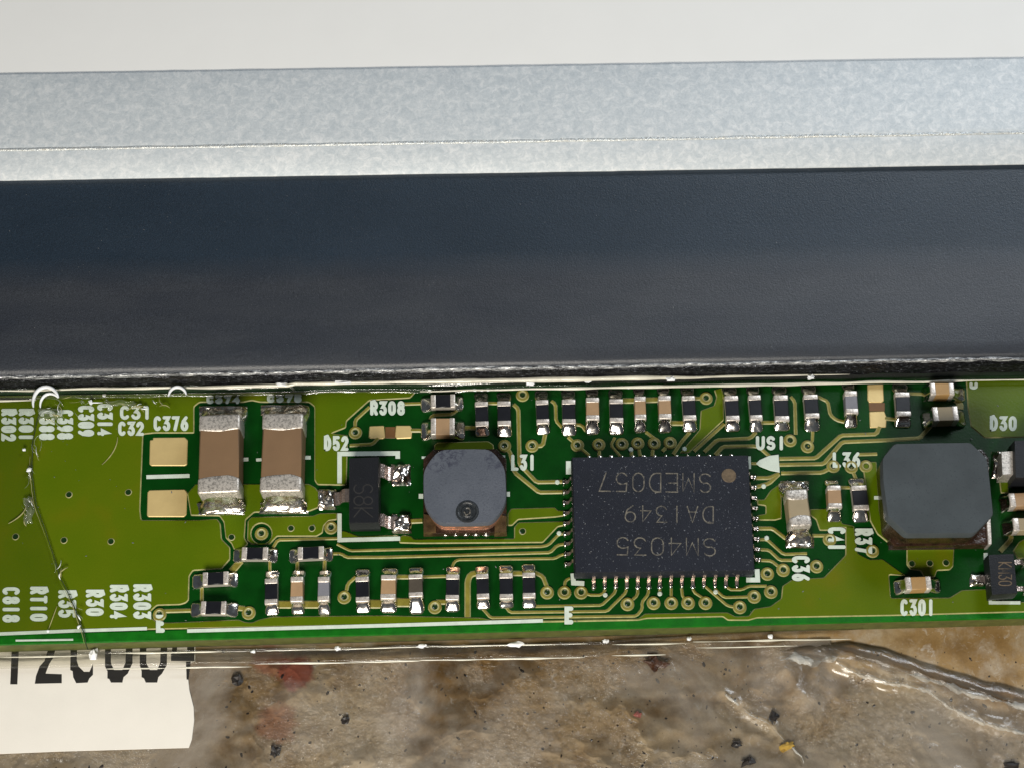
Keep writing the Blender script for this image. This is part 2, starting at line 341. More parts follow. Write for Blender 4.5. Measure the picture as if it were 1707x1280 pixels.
HC = 0.018     # copper relief
def offset_poly(pts, d):
    """inset a closed 2D polygon by d (positive = inward for counter-clockwise)"""
    n = len(pts); out = []
    for i in range(n):
        p0, p1, p2 = pts[i - 1], pts[i], pts[(i + 1) % n]
        e1 = (p1 - p0); e2 = (p2 - p1)
        e1 = e1.normalized() if e1.length > 1e-9 else Vector((1, 0)); e2 = e2.normalized() if e2.length > 1e-9 else e1
        n1 = Vector((-e1.y, e1.x)); n2 = Vector((-e2.y, e2.x))
        m = n1 + n2
        k = m.length_squared
        m = m * (2 / k) if k > 0.3 else n1
        if m.length > 2.2: m = m.normalized() * 2.2
        out.append(p1 + m * d)
    return out
def area2(p): return sum(p[i - 1].x * p[i].y - p[i].x * p[i - 1].y for i in range(len(p)))
def rounded(pts, r):
    """cut the corners of a pixel polygon slightly"""
    n = len(pts); out = []
    for i in range(n):
        a, b, c = Vector(pts[i - 1]), Vector(pts[i]), Vector(pts[(i + 1) % n])
        u, v = (a - b), (c - b)
        ru, rv = min(r, u.length * 0.4), min(r, v.length * 0.4)
        if u.length < 1e-6 or v.length < 1e-6: continue
        pu, pv = b + u.normalized() * ru, b + v.normalized() * rv
        out += [pu, (pu + pv + 2 * b) / 4, pv]
    return out
def plate(name, poly, holes=(), z0=0.0, h=HC, ch=1.6, mats=None, parent=None, rnd=2.0, label=None):
    """raised flat plate from a pixel outline with holes (cx, cy, r); chamfered edge"""
    mats = mats or [M['copper'], M['rim']]
    loops = [rounded(poly, rnd) if rnd else [Vector(p) for p in poly]]
    for (cx, cy, r) in holes:
        loops.append([Vector((cx + r * math.cos(a * math.pi / 10), cy + r * math.sin(a * math.pi / 10))) for a in range(20)])
    W = []
    for k, l in enumerate(loops):
        pts = [P(p.x, p.y, z0) for p in l]; pts = [Vector((p.x, p.y)) for p in pts]
        ccw = area2(pts) > 0
        if (k == 0) != ccw: pts.reverse()
        W.append(pts)
    c = ch / 100
    inner = [offset_poly(p, c) for p in W]
    V, F, I = [], [], []
    tess = tessellate_polygon([[Vector((p.x, p.y, 0)) for p in l] for l in inner])
    for l in inner: V += [(p.x, p.y, z0 + h) for p in l]
    no = len(V)
    for l in W: V += [(p.x, p.y, z0) for p in l]
    for (a, b, d) in tess:
        A, B, D = V[a], V[b], V[d]
        s = (B[0] - A[0]) * (D[1] - A[1]) - (B[1] - A[1]) * (D[0] - A[0])
        if abs(s) < 1e-12: continue
        F.append((a, b, d) if s > 0 else (a, d, b)); I.append(0)
    o = 0
    for l in W:
        n = len(l)
        for i in range(n):
            j = (i + 1) % n
            F.append((no + o + i, no + o + j, o + j, o + i)); I.append(1)
        o += n
    ob = obj(name, V, F, mats, parent or board, I, label=label)
    return bkid(ob) if parent in (None, board) else ob
def ribbon_geo(pts, width, z0, h, ch, closed=False, zf=None):
    """chamfered ribbon along a pixel polyline (world geometry)"""
    W = [P(x, y, z0) for x, y in pts]; W = [Vector((p.x, p.y)) for p in W]
    n = len(W); hw = width / 200; c = ch / 100
    V, F, I = [], [], []
    for i in range(n):
        if i == 0: e = (W[1] - W[0]).normalized(); m = Vector((-e.y, e.x))
        elif i == n - 1: e = (W[-1] - W[-2]).normalized(); m = Vector((-e.y, e.x))
        else:
            e1 = (W[i] - W[i - 1]).normalized(); e2 = (W[i + 1] - W[i]).normalized()
            m = Vector((-e1.y - e2.y, e1.x + e2.x)); m = m * (2 / max(m.length_squared, 0.6))
        p = W[i]
        for d, z in ((hw, z0), (hw - c, z0 + h), (-hw + c, z0 + h), (-hw, z0)):
            q = p + m * d; V.append((q.x, q.y, z))
    for i in range(n - 1):
        for k in range(3):
            F.append((i * 4 + k, i * 4 + k + 1, i * 4 + 5 + k, i * 4 + 4 + k)); I.append(0 if k == 1 else 1)
    F.append((0, 3, 2, 1)); I.append(1); b = (n - 1) * 4; F.append((b, b + 1, b + 2, b + 3)); I.append(1)
    F = [tuple(reversed(f)) for f in F]
    return V, F, I
def trace(pts, width=7.0, mats=None, z0=0.0, h=0.014):
    # soften the bends
    q = [pts[0]]
    for i in range(1, len(pts) - 1):
        a, b, c = Vector(pts[i - 1]), Vector(pts[i]), Vector(pts[i + 1])
        r = min(3.0, (a - b).length * 0.35, (c - b).length * 0.35)
        q += [tuple(b + (a - b).normalized() * r), tuple(b + (c - b).normalized() * r)]
    q.append(pts[-1])
    V, F, I = ribbon_geo(q, width, z0 + random.uniform(0, 0.0015), h, min(1.7, width * 0.25))
    return bkid(obj('trace', V, F, mats or [M['trace'], M['rim']], board, I))
def lathe(prof, seg, mi):
    V, F, I = [], [], []
    for r, z in prof:
        for k in range(seg):
            a = 2 * math.pi * k / seg; V.append((r * math.cos(a), r * math.sin(a), z))
    for j in range(len(prof) - 1):
        for k in range(seg):
            k2 = (k + 1) % seg
            F.append((j * seg + k, j * seg + k2, (j + 1) * seg + k2, (j + 1) * seg + k)); I.append(mi[j])
    F.append(tuple(range((len(prof) - 1) * seg, len(prof) * seg))); I.append(mi[-1])
    return V, F, I
def lathe_mesh(name, prof, mi, mats, seg=20):
    V, F, I = lathe(prof, seg, mi)
    me = bpy.data.meshes.new(name); me.from_pydata(V, [], F)
    for m in mats: me.materials.append(m)
    me.polygons.foreach_set('material_index', I); me.update()
    return me
ring_me = lathe_mesh('via', [(.112, 0), (.100, .026), (.074, .028), (.058, .018), (.046, .022), (.034, .016), (.016, .010)], [1, 0, 1, 1, 2, 2, 2], [M['trace'], M['rim'], M['hole']])
dot_me = lathe_mesh('via', [(.058, .0), (.046, .006), (.036, .003), (.022, .001)], [1, 2, 2, 2], [M['trace'], M['rim'], M['hole']])
def via(x, y): bkid(link('via', ring_me, board, P(x, y, 0.0)))
def via_dot(x, y): bkid(link('via', dot_me, board, P(x, y, HC + 0.001)))

# ---- copper pours
plate('copper_pour', [(-130, 661), (-130, 1068), (10, 1055), (250, 1049), (640, 1041), (905, 1037), (1064, 1034), (1078, 1031), (1205, 1028), (1213, 1034), (1248, 1034), (1262, 1030), (1490, 1026), (1860, 1016),
      (1860, 1003), (1707, 1003), (1660, 1000), (1648, 990), (1645, 981), (1603, 983), (1583, 995.5), (1508, 996), (1485, 996), (1482, 958), (1510, 959), (1471, 931), (1449, 932), (1430, 922), (1424, 880),
      (1424, 876), (1409, 876), (1409, 925), (1373, 962), (1321, 965), (1304, 976), (1302, 997), (1284, 1010), (1257, 1014), (1248, 1026), (1226, 1027), (1213, 1020), (1075, 1022), (1064, 1030),
      (905, 1033), (820, 1033), (803, 1029), (640, 1025), (455, 1027), (432, 1032), (420, 1037), (408, 1036), (398, 1032), (310, 1036), (284, 1037), (272, 1037), (262, 1036), (252, 1029), (252, 1018), (262, 1009), (300, 1008), (310, 1005),
      (315, 1000), (316, 960), (322, 951), (370, 948), (384, 932), (384, 912), (370, 898), (368, 872), (362, 864), (330, 866), (236, 866), (234, 850), (239, 724), (258, 722), (324, 722), (324, 678), (333, 671),
      (405, 671), (420, 668), (434, 671), (515, 671), (524, 678), (524, 800), (529, 808), (578, 809), (580, 725), (554, 722), (577, 713), (578, 702), (616, 668), (684, 664), (692, 655), (684, 651), (300, 655)],
      rnd=2.5)
plate('copper_pour', [(312, 822), (326, 806), (412, 806), (433, 806), (515, 806), (526, 812), (533, 822), (531, 846), (516, 852), (424, 854), (410, 866), (408, 896), (414, 906), (404, 916), (390, 916), (386, 906), (376, 896), (373, 870), (366, 860), (318, 859)])
plate('copper_pour', [(413, 868), (419, 861), (522, 859), (532, 855), (562, 854), (562, 866), (548, 868), (540, 876), (538, 888), (528, 894), (462, 894), (450, 907), (419, 907), (412, 900)], [(436, 889, 17)])
plate('copper_pour', [(852, 847), (925, 845), (930, 850), (945, 851), (945, 859), (925, 862), (864, 866), (854, 876), (846, 876), (846, 856)])
plate('copper_pour', [(690, 898), (686, 893), (672, 891), (664, 896), (666, 905), (700, 906), (905, 904.5), (930, 878), (945, 875), (945, 868), (864, 870), (857, 878), (857, 897)])
plate('copper_pour', [(1203, 646), (1206, 660), (1207, 700), (1148, 755), (1133, 755), (1166, 716), (1168, 684), (1190, 676), (1194, 662), (1190, 650)])
plate('copper_pour', [(1262, 832), (1274, 832), (1284, 817), (1299, 806), (1303, 830), (1303, 864), (1292, 867), (1262, 867), (1262, 858), (1276, 856), (1276, 843), (1262, 841)])
plate('copper_pour', [(1350, 848), (1379, 847), (1400, 862), (1404, 872), (1424, 876), (1424, 881), (1400, 879), (1388, 884), (1366, 884), (1360, 866), (1350, 858)])
plate('copper_pour', [(1437, 770), (1461, 769), (1466, 850), (1471, 876), (1483, 892), (1483, 907), (1462, 890), (1450, 868)])
plate('copper_pour', [(1511, 908), (1591, 908), (1589, 944), (1583, 950), (1562, 951), (1558, 962), (1540, 962), (1534, 951), (1517, 949), (1511, 941)])
plate('copper_pour', [(1610, 634), (1860, 626), (1860, 724), (1700, 729), (1641, 730), (1618, 711), (1613, 681)])
plate('copper_pour', [(1707, 898), (1698, 903), (1688, 918), (1696, 931), (1760, 930), (1760, 898)])
plate('copper_pour', [(724, 741), (730, 737), (814, 735), (823, 741), (824, 760), (723, 760)])
plate('copper_pour', [(1664, 790), (1692, 790), (1681, 806), (1681, 822), (1668, 822)])
plate('copper_pour', [(562, 884), (575, 884), (598, 893), (664, 891), (664, 900), (566, 900)])
for w_, pts in [   # left of the large chip
    (7, [(856, 674), (864, 681), (866, 773), (894.5, 803), (945, 802)]), (7, [(841, 745), (850, 752), (858, 787), (898.5, 820), (945, 819)]), (7, [(889, 744), (905, 742), (909, 722)]),
    (6, [(919, 668), (926, 673), (927, 701), (937, 712)]), (6, [(947, 728), (958, 738)]), (6, [(966, 745), (982, 759)]), (5, [(1025, 729), (1018, 742), (1034, 760)]), (6, [(998, 741), (999, 760)]),
    (6, [(1063, 739), (1067, 760)]), (6, [(1077, 720), (1097, 735)]), (6, [(1089, 742), (1087, 760)]), (6, [(1116, 740), (1104, 752)]), (6, [(1150, 720), (1137, 735), (1122, 757)]), (6, [(1052, 749), (1053, 762)]),
    (5, [(562, 906), (584, 917), (905, 910), (915, 907), (931, 890), (945, 888)]), (5.5, [(556, 922), (570, 922), (577, 928), (640, 928), (917, 920), (929, 908), (945, 905)]), (5, [(753, 946), (757, 936), (763, 932), (925, 930), (935, 924), (945, 922)]),
    (5.5, [(455, 912), (463, 899), (563, 896.5)]),
    # right of the large chip, above
    (6, [(1207, 706), (1157, 752)]), (6.5, [(1260, 720), (1251, 730), (1195, 733), (1174, 753)]), (6.5, [(1284, 761), (1266, 745), (1258, 743), (1205, 744), (1192, 758)]), (6, [(1318, 661), (1325, 669), (1326.5, 724)]),
    (6, [(1363, 661), (1380, 669), (1384, 691), (1394, 699.5), (1408, 703)]), (5.5, [(1355, 718), (1354, 736), (1347, 744)]), (7, [(1299, 764), (1360, 763), (1402, 725), (1461, 723), (1466, 711)]), (7, [(1298, 774), (1373, 772.6), (1404, 736), (1480, 733), (1533, 730), (1552, 709)]),
    (7, [(1302, 788), (1370, 787), (1384, 780)]), (7, [(1258, 796), (1282, 796), (1299, 789)]), (7, [(1258, 812), (1282, 805), (1298, 790)]), (5, [(1252, 772), (1264, 772)]),
    (6, [(1431, 757), (1462, 756)]), (6, [(1419, 779), (1428, 800)]),
    # right of the large chip, below
    (7, [(1264, 880), (1288, 880), (1310, 897)]), (5.5, [(1264, 899), (1278, 898), (1306, 923), (1345, 922)]), (5.5, [(1264, 915), (1282, 916), (1300, 933), (1330, 933)]), (5.5, [(1266, 933), (1286, 934), (1302, 947)]),
    (6, [(1354, 892), (1380, 892)]), (6, [(1400, 812), (1424, 812)]),
    # below the large chip
    (5, [(1026, 976), (1026, 986), (1003, 1008), (890, 1010)]), (5, [(1044, 976), (1044, 986), (1012, 1018), (850, 1020), (843, 1010)]), (5, [(1081, 976), (1081, 989), (1070, 1003), (1071, 1014), (1061, 1026), (818, 1029), (804, 1013)]),
    (5, [(1008, 976), (1009, 984), (1002, 991), (982, 991), (972, 985)]), (5, [(941, 976), (943, 966), (950, 963)]), (5, [(1063, 976), (1063, 991), (1052, 1001)]), (5, [(1100, 976), (1100, 988)]), (5, [(1119, 976), (1119, 996)]), (5, [(1136, 976), (1138, 994), (1143, 998)]),
    (5, [(1154.5, 974), (1156.5, 986), (1172, 996)]), (5, [(1172.5, 974), (1213, 1009), (1224, 1011)]), (5, [(1191, 976), (1193, 982), (1207, 995), (1248, 994)]), (5, [(1210, 974), (1216, 982), (1237, 982), (1248, 976), (1278, 976)]),
    # upper left
    (6, [(583, 742), (621, 740), (630, 730)]), (6, [(673, 673), (704, 672)]), (7, [(685, 717), (704, 717)]), (6, [(717, 699), (721, 692), (754, 690), (763, 682)]), (8, [(770, 713), (793, 713)]), (6, [(813, 672), (831, 672)]), (6, [(592, 713), (592, 700), (616, 678)]),
    (10, [(1036, 668), (1060, 667.5)]), (10, [(1074, 667), (1099, 666)]), (9, [(1118, 705), (1140, 705)]), (6, [(957, 707), (970, 708), (977, 718)]), (7, [(1268, 704), (1293, 703.5)]), (7, [(1158, 664), (1169, 664)]), (6, [(1514, 656), (1554, 657)]), (7, [(1475, 697), (1495, 699)]), (12, [(1588, 660), (1600, 672), (1600, 682)]),
    # lower left
    (6, [(336.5, 974), (336.5, 1004)]), (7, [(270, 1018), (323, 1016.5)]), (9, [(392, 1012), (408, 1014)]), (12, [(401, 934), (386, 952)]), (5, [(449.7, 928), (450, 956)]), (6, [(496, 928), (495.5, 956)]), (6, [(541.5, 930), (540.6, 956)]), (13, [(459, 1007), (486, 1007)]), (13, [(502, 1007), (531, 1007)]),
    (6, [(577, 986), (580, 972), (593, 961)]), (15, [(612, 1006), (637, 1006)]), (8, [(656, 961), (684, 961)]), (15, [(656, 1003.5), (684, 1003.5)]), (5.5, [(701, 961), (746, 959.5)]), (9, [(727, 1003), (745, 1002.5)]), (10, [(796, 954), (784, 957), (779.5, 968), (779.5, 1028)]), (9, [(852, 955), (874, 955)]),
    (7, [(890, 953), (905, 960), (912, 978)]), (8, [(1684, 886), (1686, 898), (1667, 919)]), (9, [(685, 868), (704, 867)]),
]: trace(pts, w_)
for x, y in [(592.5, 721), (552, 879), (436, 889), (574, 995), (414.7, 1021), (266, 1024), (725, 1011.5), (841, 743), (887, 743), (871, 659), (962.5, 742), (998, 741), (1036.7, 740), (1063, 739), (1090.5, 739), (1117, 738), (1177, 664), (1317, 734), (1346, 744),
             (1389, 777), (1419, 778), (1443.6, 777), (912, 987), (941, 987), (968.6, 987), (1046, 1006.5), (1089.5, 1004.5), (1119, 1004.5), (1147, 1004.5), (1176, 1004.5), (1233, 1011.6), (1257, 994), (1285, 986), (1279, 956), (1305.5, 949.7), (1361, 943.6), (1383, 899), (1454, 918)]: via(x, y)
for x, y in [(115, 824), (214, 820), (26, 894), (106.6, 900), (185, 902), (386, 895), (485, 880), (520, 880), (871, 885), (1520, 939), (1550, 938.5), (1577, 937.5)]: via_dot(x, y)

# ---- bare gold pads
G2 = [M['gold'], M['gold']]
for q in ([(255, 729), (308, 728.5), (313, 733), (312, 774), (308, 776), (252, 776), (249, 773), (250, 733), (255, 733)], [(249, 816.5), (308, 815), (312, 820), (311, 857), (307, 861), (247, 861), (245, 858), (246, 820)],
          [(616, 710), (640, 709), (642, 729), (639, 731), (617, 731), (614.5, 728)], [(660, 709), (684, 709), (687, 715), (686, 730), (661, 731), (658.5, 727)],
          [(1446, 641), (1472, 640), (1473.5, 668), (1470, 671), (1449, 671), (1446, 667)], [(1449, 686), (1474, 685), (1478, 695), (1477, 712), (1450, 713)]):
    plate('gold_pad', q, h=0.012, ch=1.2, mats=G2, rnd=1.5)
for q in ([(642, 711), (659, 711), (659, 730), (642, 730)], [(1448, 671), (1475, 671), (1475, 685), (1449, 685)]):
    plate('bare_gap', q, h=0.006, ch=0.6, mats=[M['laminate']] * 2, rnd=0)

# ------------------------------------------------------------------ white printing (stroke lettering)
def arc(cx, cy, rx, ry, a0, a1, n=8): return [(cx + rx * math.cos(R(a0 + (a1 - a0) * i / n)), cy + ry * math.sin(R(a0 + (a1 - a0) * i / n))) for i in range(n + 1)]
GL = {
 '0': [arc(.5, .66, .5, .34, 0, 180) + arc(.5, .34, .5, .34, 180, 360) + [(1, .66)]], '1': [[(.5, 0), (.5, 1)]], '2': [arc(.5, .72, .5, .28, 170, -30) + [(0, 0), (1, 0)]],
 '3': [[(0, 1), (.95, 1), (.45, .6)] + arc(.5, .3, .5, .3, 85, -160)], '4': [[(.8, 0), (.8, 1), (0, .3), (1, .3)]], '5': [[(.95, 1), (.1, 1), (.05, .55)] + arc(.48, .31, .5, .31, 110, -150)],
 '6': [[(.85, 1), (.25, .7), (.02, .35)] + arc(.5, .3, .5, .3, 180, 540, 14)], '7': [[(0, 1), (1, 1), (.4, 0)]], '8': [arc(.5, .76, .43, .24, 0, 360, 14), arc(.5, .27, .5, .27, 0, 360, 14)],
 '9': [arc(.5, .69, .5, .31, 0, 360, 14), [(1, .69), (.8, .25), (.25, 0)]], 'C': [arc(.5, .68, .5, .32, 35, 180) + arc(.5, .32, .5, .32, 180, 325)], 'R': [[(0, 0), (0, 1), (.6, 1)] + arc(.6, .74, .4, .26, 90, -90) + [(0, .48)], [(.45, .48), (1, 0)]],
 'D': [[(0, 0), (0, 1), (.4, 1)] + arc(.4, .5, .6, .5, 90, -90) + [(0, 0)]], 'L': [[(0, 1), (0, 0), (1, 0)]], 'U': [[(0, 1), (0, .35)] + arc(.5, .33, .5, .33, 180, 360) + [(1, 1)]],
 'S': [arc(.5, .74, .48, .26, 30, 250) + arc(.5, .26, .5, .26, 70, -150)], 'T': [[(0, 1), (1, 1)], [(.5, 1), (.5, 0)]], 'A': [[(0, 0), (.5, 1), (1, 0)], [(.18, .34), (.82, .34)]],
 'M': [[(0, 0), (0, 1), (.5, .25), (1, 1), (1, 0)]], 'E': [[(1, 1), (0, 1), (0, 0), (1, 0)], [(0, .52), (.8, .52)]], 'K': [[(0, 0), (0, 1)], [(1, 1), (0, .4), (1, 0)]], 'W': [[(0, 1), (.25, 0), (.5, .8), (.75, 0), (1, 1)]],
}
def strokes(lines, width, z, name, material, parent, label=None, thick=0.006, cap=True):
    V, F = [], []
    hw = width / 2
    for j, l in enumerate(lines):
        zz = z + thick + 0.0006 * (j % 6)
        n = len(l); L = [Vector(p) for p in l]
        b = len(V); left, right = [], []
        for i in range(n):
            if i == 0: e = (L[1] - L[0]).normalized(); m = Vector((-e.y, e.x))
            elif i == n - 1: e = (L[-1] - L[-2]).normalized(); m = Vector((-e.y, e.x))
            else:
                e1, e2 = (L[i] - L[i - 1]).normalized(), (L[i + 1] - L[i]).normalized()
                m = Vector((-e1.y - e2.y, e1.x + e2.x)); m = m * (2 / max(m.length_squared, 1.1))
            left.append(L[i] + m * hw); right.append(L[i] - m * hw)
        if cap:
            e = (L[1] - L[0]).normalized(); left[0] -= e * hw * 0.3; right[0] -= e * hw * 0.3
            e = (L[-1] - L[-2]).normalized(); left[-1] += e * hw * 0.3; right[-1] += e * hw * 0.3
        for i, p in enumerate(left): V.append(P(p.x, p.y, zz + 0.0002 * i / n))
        for i, p in enumerate(right): V.append(P(p.x, p.y, zz + 0.0002 * i / n))
        for i in range(n - 1): F.append((b + i, b + n + i, b + n + i + 1, b + i + 1))
        if cap:    # rounded ends
            for (c, e) in ((L[0], (L[0] - L[1]).normalized()), (L[-1], (L[-1] - L[-2]).normalized())):
                b2 = len(V); zc = zz + 0.0003
                for k in range(7):
                    a = math.pi * (k / 6 - 0.5); q = c + e * hw * math.cos(a) + Vector((-e.y, e.x)) * hw * math.sin(a)
                    V.append(P(q.x, q.y, zc))
                F.append(tuple(range(b2, b2 + 7)))
    # face up
    FF = []
    for f in F:
        a, b_, c = V[f[0]], V[f[1]], V[f[2]]
        s = (b_.x - a.x) * (c.y - a.y) - (b_.y - a.y) * (c.x - a.x)
        FF.append(f if s > 0 else tuple(reversed(f)))
    o = obj(name, V, FF, material, parent, label=label)
    return o
def text(s, x0, y0, x1, y1, rot=0, sw=4.6, z=HC, name='printed_code', material=None, parent=None, label=None, slant=0.0, gap=0.22, thick=0.006):
    n = len(s)
    Lx, H = ((x1 - x0), (y1 - y0)) if rot in (0, 180) else ((y1 - y0), (x1 - x0))
    adv = Lx / (n - gap * 0.6) if n > 1 else Lx
    cw = adv * (1 - gap * 0.6) - sw
    lines = []
    for i, chx in enumerate(s):
        if chx not in GL: continue
        for pl in GL[chx]:
            q = []
            for gx, gy in pl:
                u = i * adv + sw / 2 + gx * cw; v = sw / 2 + gy * (H - sw)
                if rot == 0: q.append((x0 + u, y1 - v - slant * u))
                elif rot == 180: q.append((x1 - u, y0 + v + slant * (Lx - u)))
                else: q.append((x0 + v - slant * u, y0 + u))
            lines.append(q)
    o = strokes(lines, sw, z, name, material or M['silk'], parent or board, label, thick)
    return bkid(o) if parent in (None, board) else o
def bar(pts, sw, z=HC, name='printed_line'): return bkid(strokes([pts], sw, z, name, M['silk'], board, cap=False))
for s, b, rot in [('C376', (256, 693, 314, 718), 0), ('C374', (344, 658, 400, 673), 0), ('C375', (445, 657, 503, 671), 0), ('D52', (540, 726, 581, 751), 0), ('R308', (617, 668, 675, 692), 0), ('L31', (852, 757, 893, 784), 0),
                  ('US1', (1260, 726, 1310, 750), 0), ('L36', (1388, 753, 1434, 779), 0), ('C301', (1501, 998, 1558, 1026), 0), ('D30', (1650, 693, 1695, 718), 0), ('U', (1616, 637, 1632, 649), 0),
                  ('R302', (2, 681, 27, 735), 90), ('R301', (31, 681, 56, 734), 90), ('C388', (65, 683, 91, 733), 90), ('C398', (95, 683, 122, 732), 90), ('C309', (130, 676, 157, 727), 90), ('C314', (162, 673, 188, 726), 90),
                  ('C32', (197, 702, 240, 726), 0), ('C31', (200, 676, 253, 699), 0), ('C818', (4, 978, 33, 1037), 90), ('RT10', (50, 977, 79, 1035), 90), ('R35', (97, 983, 127, 1029), 90), ('R30', (143, 982, 173, 1026), 90), ('R304', (183, 974, 213, 1031), 90), ('R303', (222, 973, 252, 1031), 90),
                  ('C41', (1380, 878, 1410, 917), 90), ('R37', (1425, 880, 1454, 922), 90), ('C36', (1320, 926, 1350, 968), 90)]:
    text(s, *b, rot=rot, label='white printed code %s' % s, sw=5.9 if rot else 5.5)
text('E', 260, 1024, 277, 1054, 0, sw=7.5, label='white printed letter E at left end of the lower edge')
text('E', 941, 1010, 958, 1040, 0, sw=7.5, z=HC, label='white printed letter E under the large black chip')
bar([(-130, 1059), (0, 1056), (120, 1051), (245, 1047)], 5.5); bar([(312, 1051), (640, 1042), (905, 1034)], 6.0); bar([(26, 1067), (122, 1065.5)], 3.2, 0.002)
bar([(244, 794.5), (316, 792.5)], 6.5, 0.002); bar([(403, 765.5), (414, 765)], 6, 0.002); bar([(427, 766), (436, 765.5)], 5, 0.002); bar([(506, 762.5), (518, 762)], 6, 0.002)
bar([(566, 805), (566, 756), (663, 755), (663, 764)], 7.5); bar([(566, 855), (566, 899.5), (667, 897)], 7)
bar([(698, 826.5), (706, 826.5)], 8, 0.002); bar([(843, 823), (850, 823)], 8, 0.002); bar([(703, 762), (713, 762)], 4, 0.002); bar([(828, 760), (842, 761)], 5, 0.002)
bar([(948, 768), (948, 790)], 9, 0.002); bar([(955, 955), (956, 971), (974, 972)], 8); bar([(1244, 966), (1263, 966), (1262, 948)], 8, HC); bar([(1249, 760), (1249.5, 781)], 5, 0.002)
bar([(1643, 921), (1644.5, 947)], 7, 0.002); bar([(1649.5, 980), (1651, 1004), (1701, 1004)], 5.5)
bar([(1457, 829), (1466, 829)], 6, HC)
plate('printed_arrow', [(1260, 772), (1266, 766), (1282, 759), (1298, 757), (1300, 787), (1284, 784), (1266, 777)], z0=HC, h=0.006, ch=0.6, mats=[M['silk']] * 2, rnd=0)
for x, y in [(1051.5, 749), (1141, 748), (1009, 991), (1100, 989), (1193, 986), (1278, 896), (932, 888), (929, 803), (1273, 810)]:
    plate('printed_dot', [(x + 4.2 * math.cos(a * .7854), y + 4.2 * math.sin(a * .7854)) for a in range(8)], z0=HC - 0.002, h=0.010, ch=1.0, mats=[M['silk']] * 2, rnd=0)

# ------------------------------------------------------------------ components
def rbox(bm, c, s, r, seg=2, taper=0.0, mi=0):
    ret = bmesh.ops.create_cube(bm, size=1)
    vs = ret['verts']
    for v in vs:
        k = 1 - taper if v.co.z > 0 else 1
        v.co = Vector((c[0] + v.co.x * s[0] * k, c[1] + v.co.y * s[1] * k, c[2] + v.co.z * s[2]))
    es = list({e for v in vs for e in v.link_edges})
    fs = list({f for v in vs for f in v.link_faces})
    for f in fs: f.material_index = mi
    if r > 0: bmesh.ops.bevel(bm, geom=es, offset=r, segments=seg, affect='EDGES', profile=0.5)
def fillet_geo(w, L, hT, shape, wob, y0, sgn, spread=1.12, n=7):
    """solder fillet: from a terminal face at y0 outward (sgn) along y"""
    V, F = [], []
    sd = random.uniform(0, 100)
    for i in range(n + 1):
        u = i / n
        if shape == 'bead': pr = hT * (0.84 * (1 - u) ** 0.92 + 0.30 * (1 - u) ** 5)
        else: pr = hT * ((1 - u) ** 1.9 * 0.86 + 0.14 * math.sqrt(max(0, 1 - u ** 4)))
        wu = w * (1 + (spread - 1) * min(1, u * 2.5)) * (1 if u < 0.8 else 1 - 0.35 * ((u - 0.8) / 0.2) ** 2)
        for j in range(n + 3):
            v = -1 + 2 * (j - 1) / n
            if j == 0 or j == n + 2:
                vv = -1 if j == 0 else 1; z = 0.0
            else:
                vv = v; z = pr * (1 - 0.5 * abs(v) ** 4) + wob * noise.noise(Vector((u * 3 + sd, v * 2, sd)))
                z = max(z, 0.004)
            V.append((vv * wu / 2, y0 + sgn * u * L, z))
    m = n + 3
    for i in range(n):
        for j in range(m - 1):
            f = (i * m + j, i * m + j + 1, (i + 1) * m + j + 1, (i + 1) * m + j)
            F.append(f if sgn < 0 else tuple(reversed(f)))
    last = n * m
    f = tuple(last + j for j in range(m)); F.append(f if sgn < 0 else tuple(reversed(f)))
    F = [tuple(reversed(f)) for f in F]
    return V, F
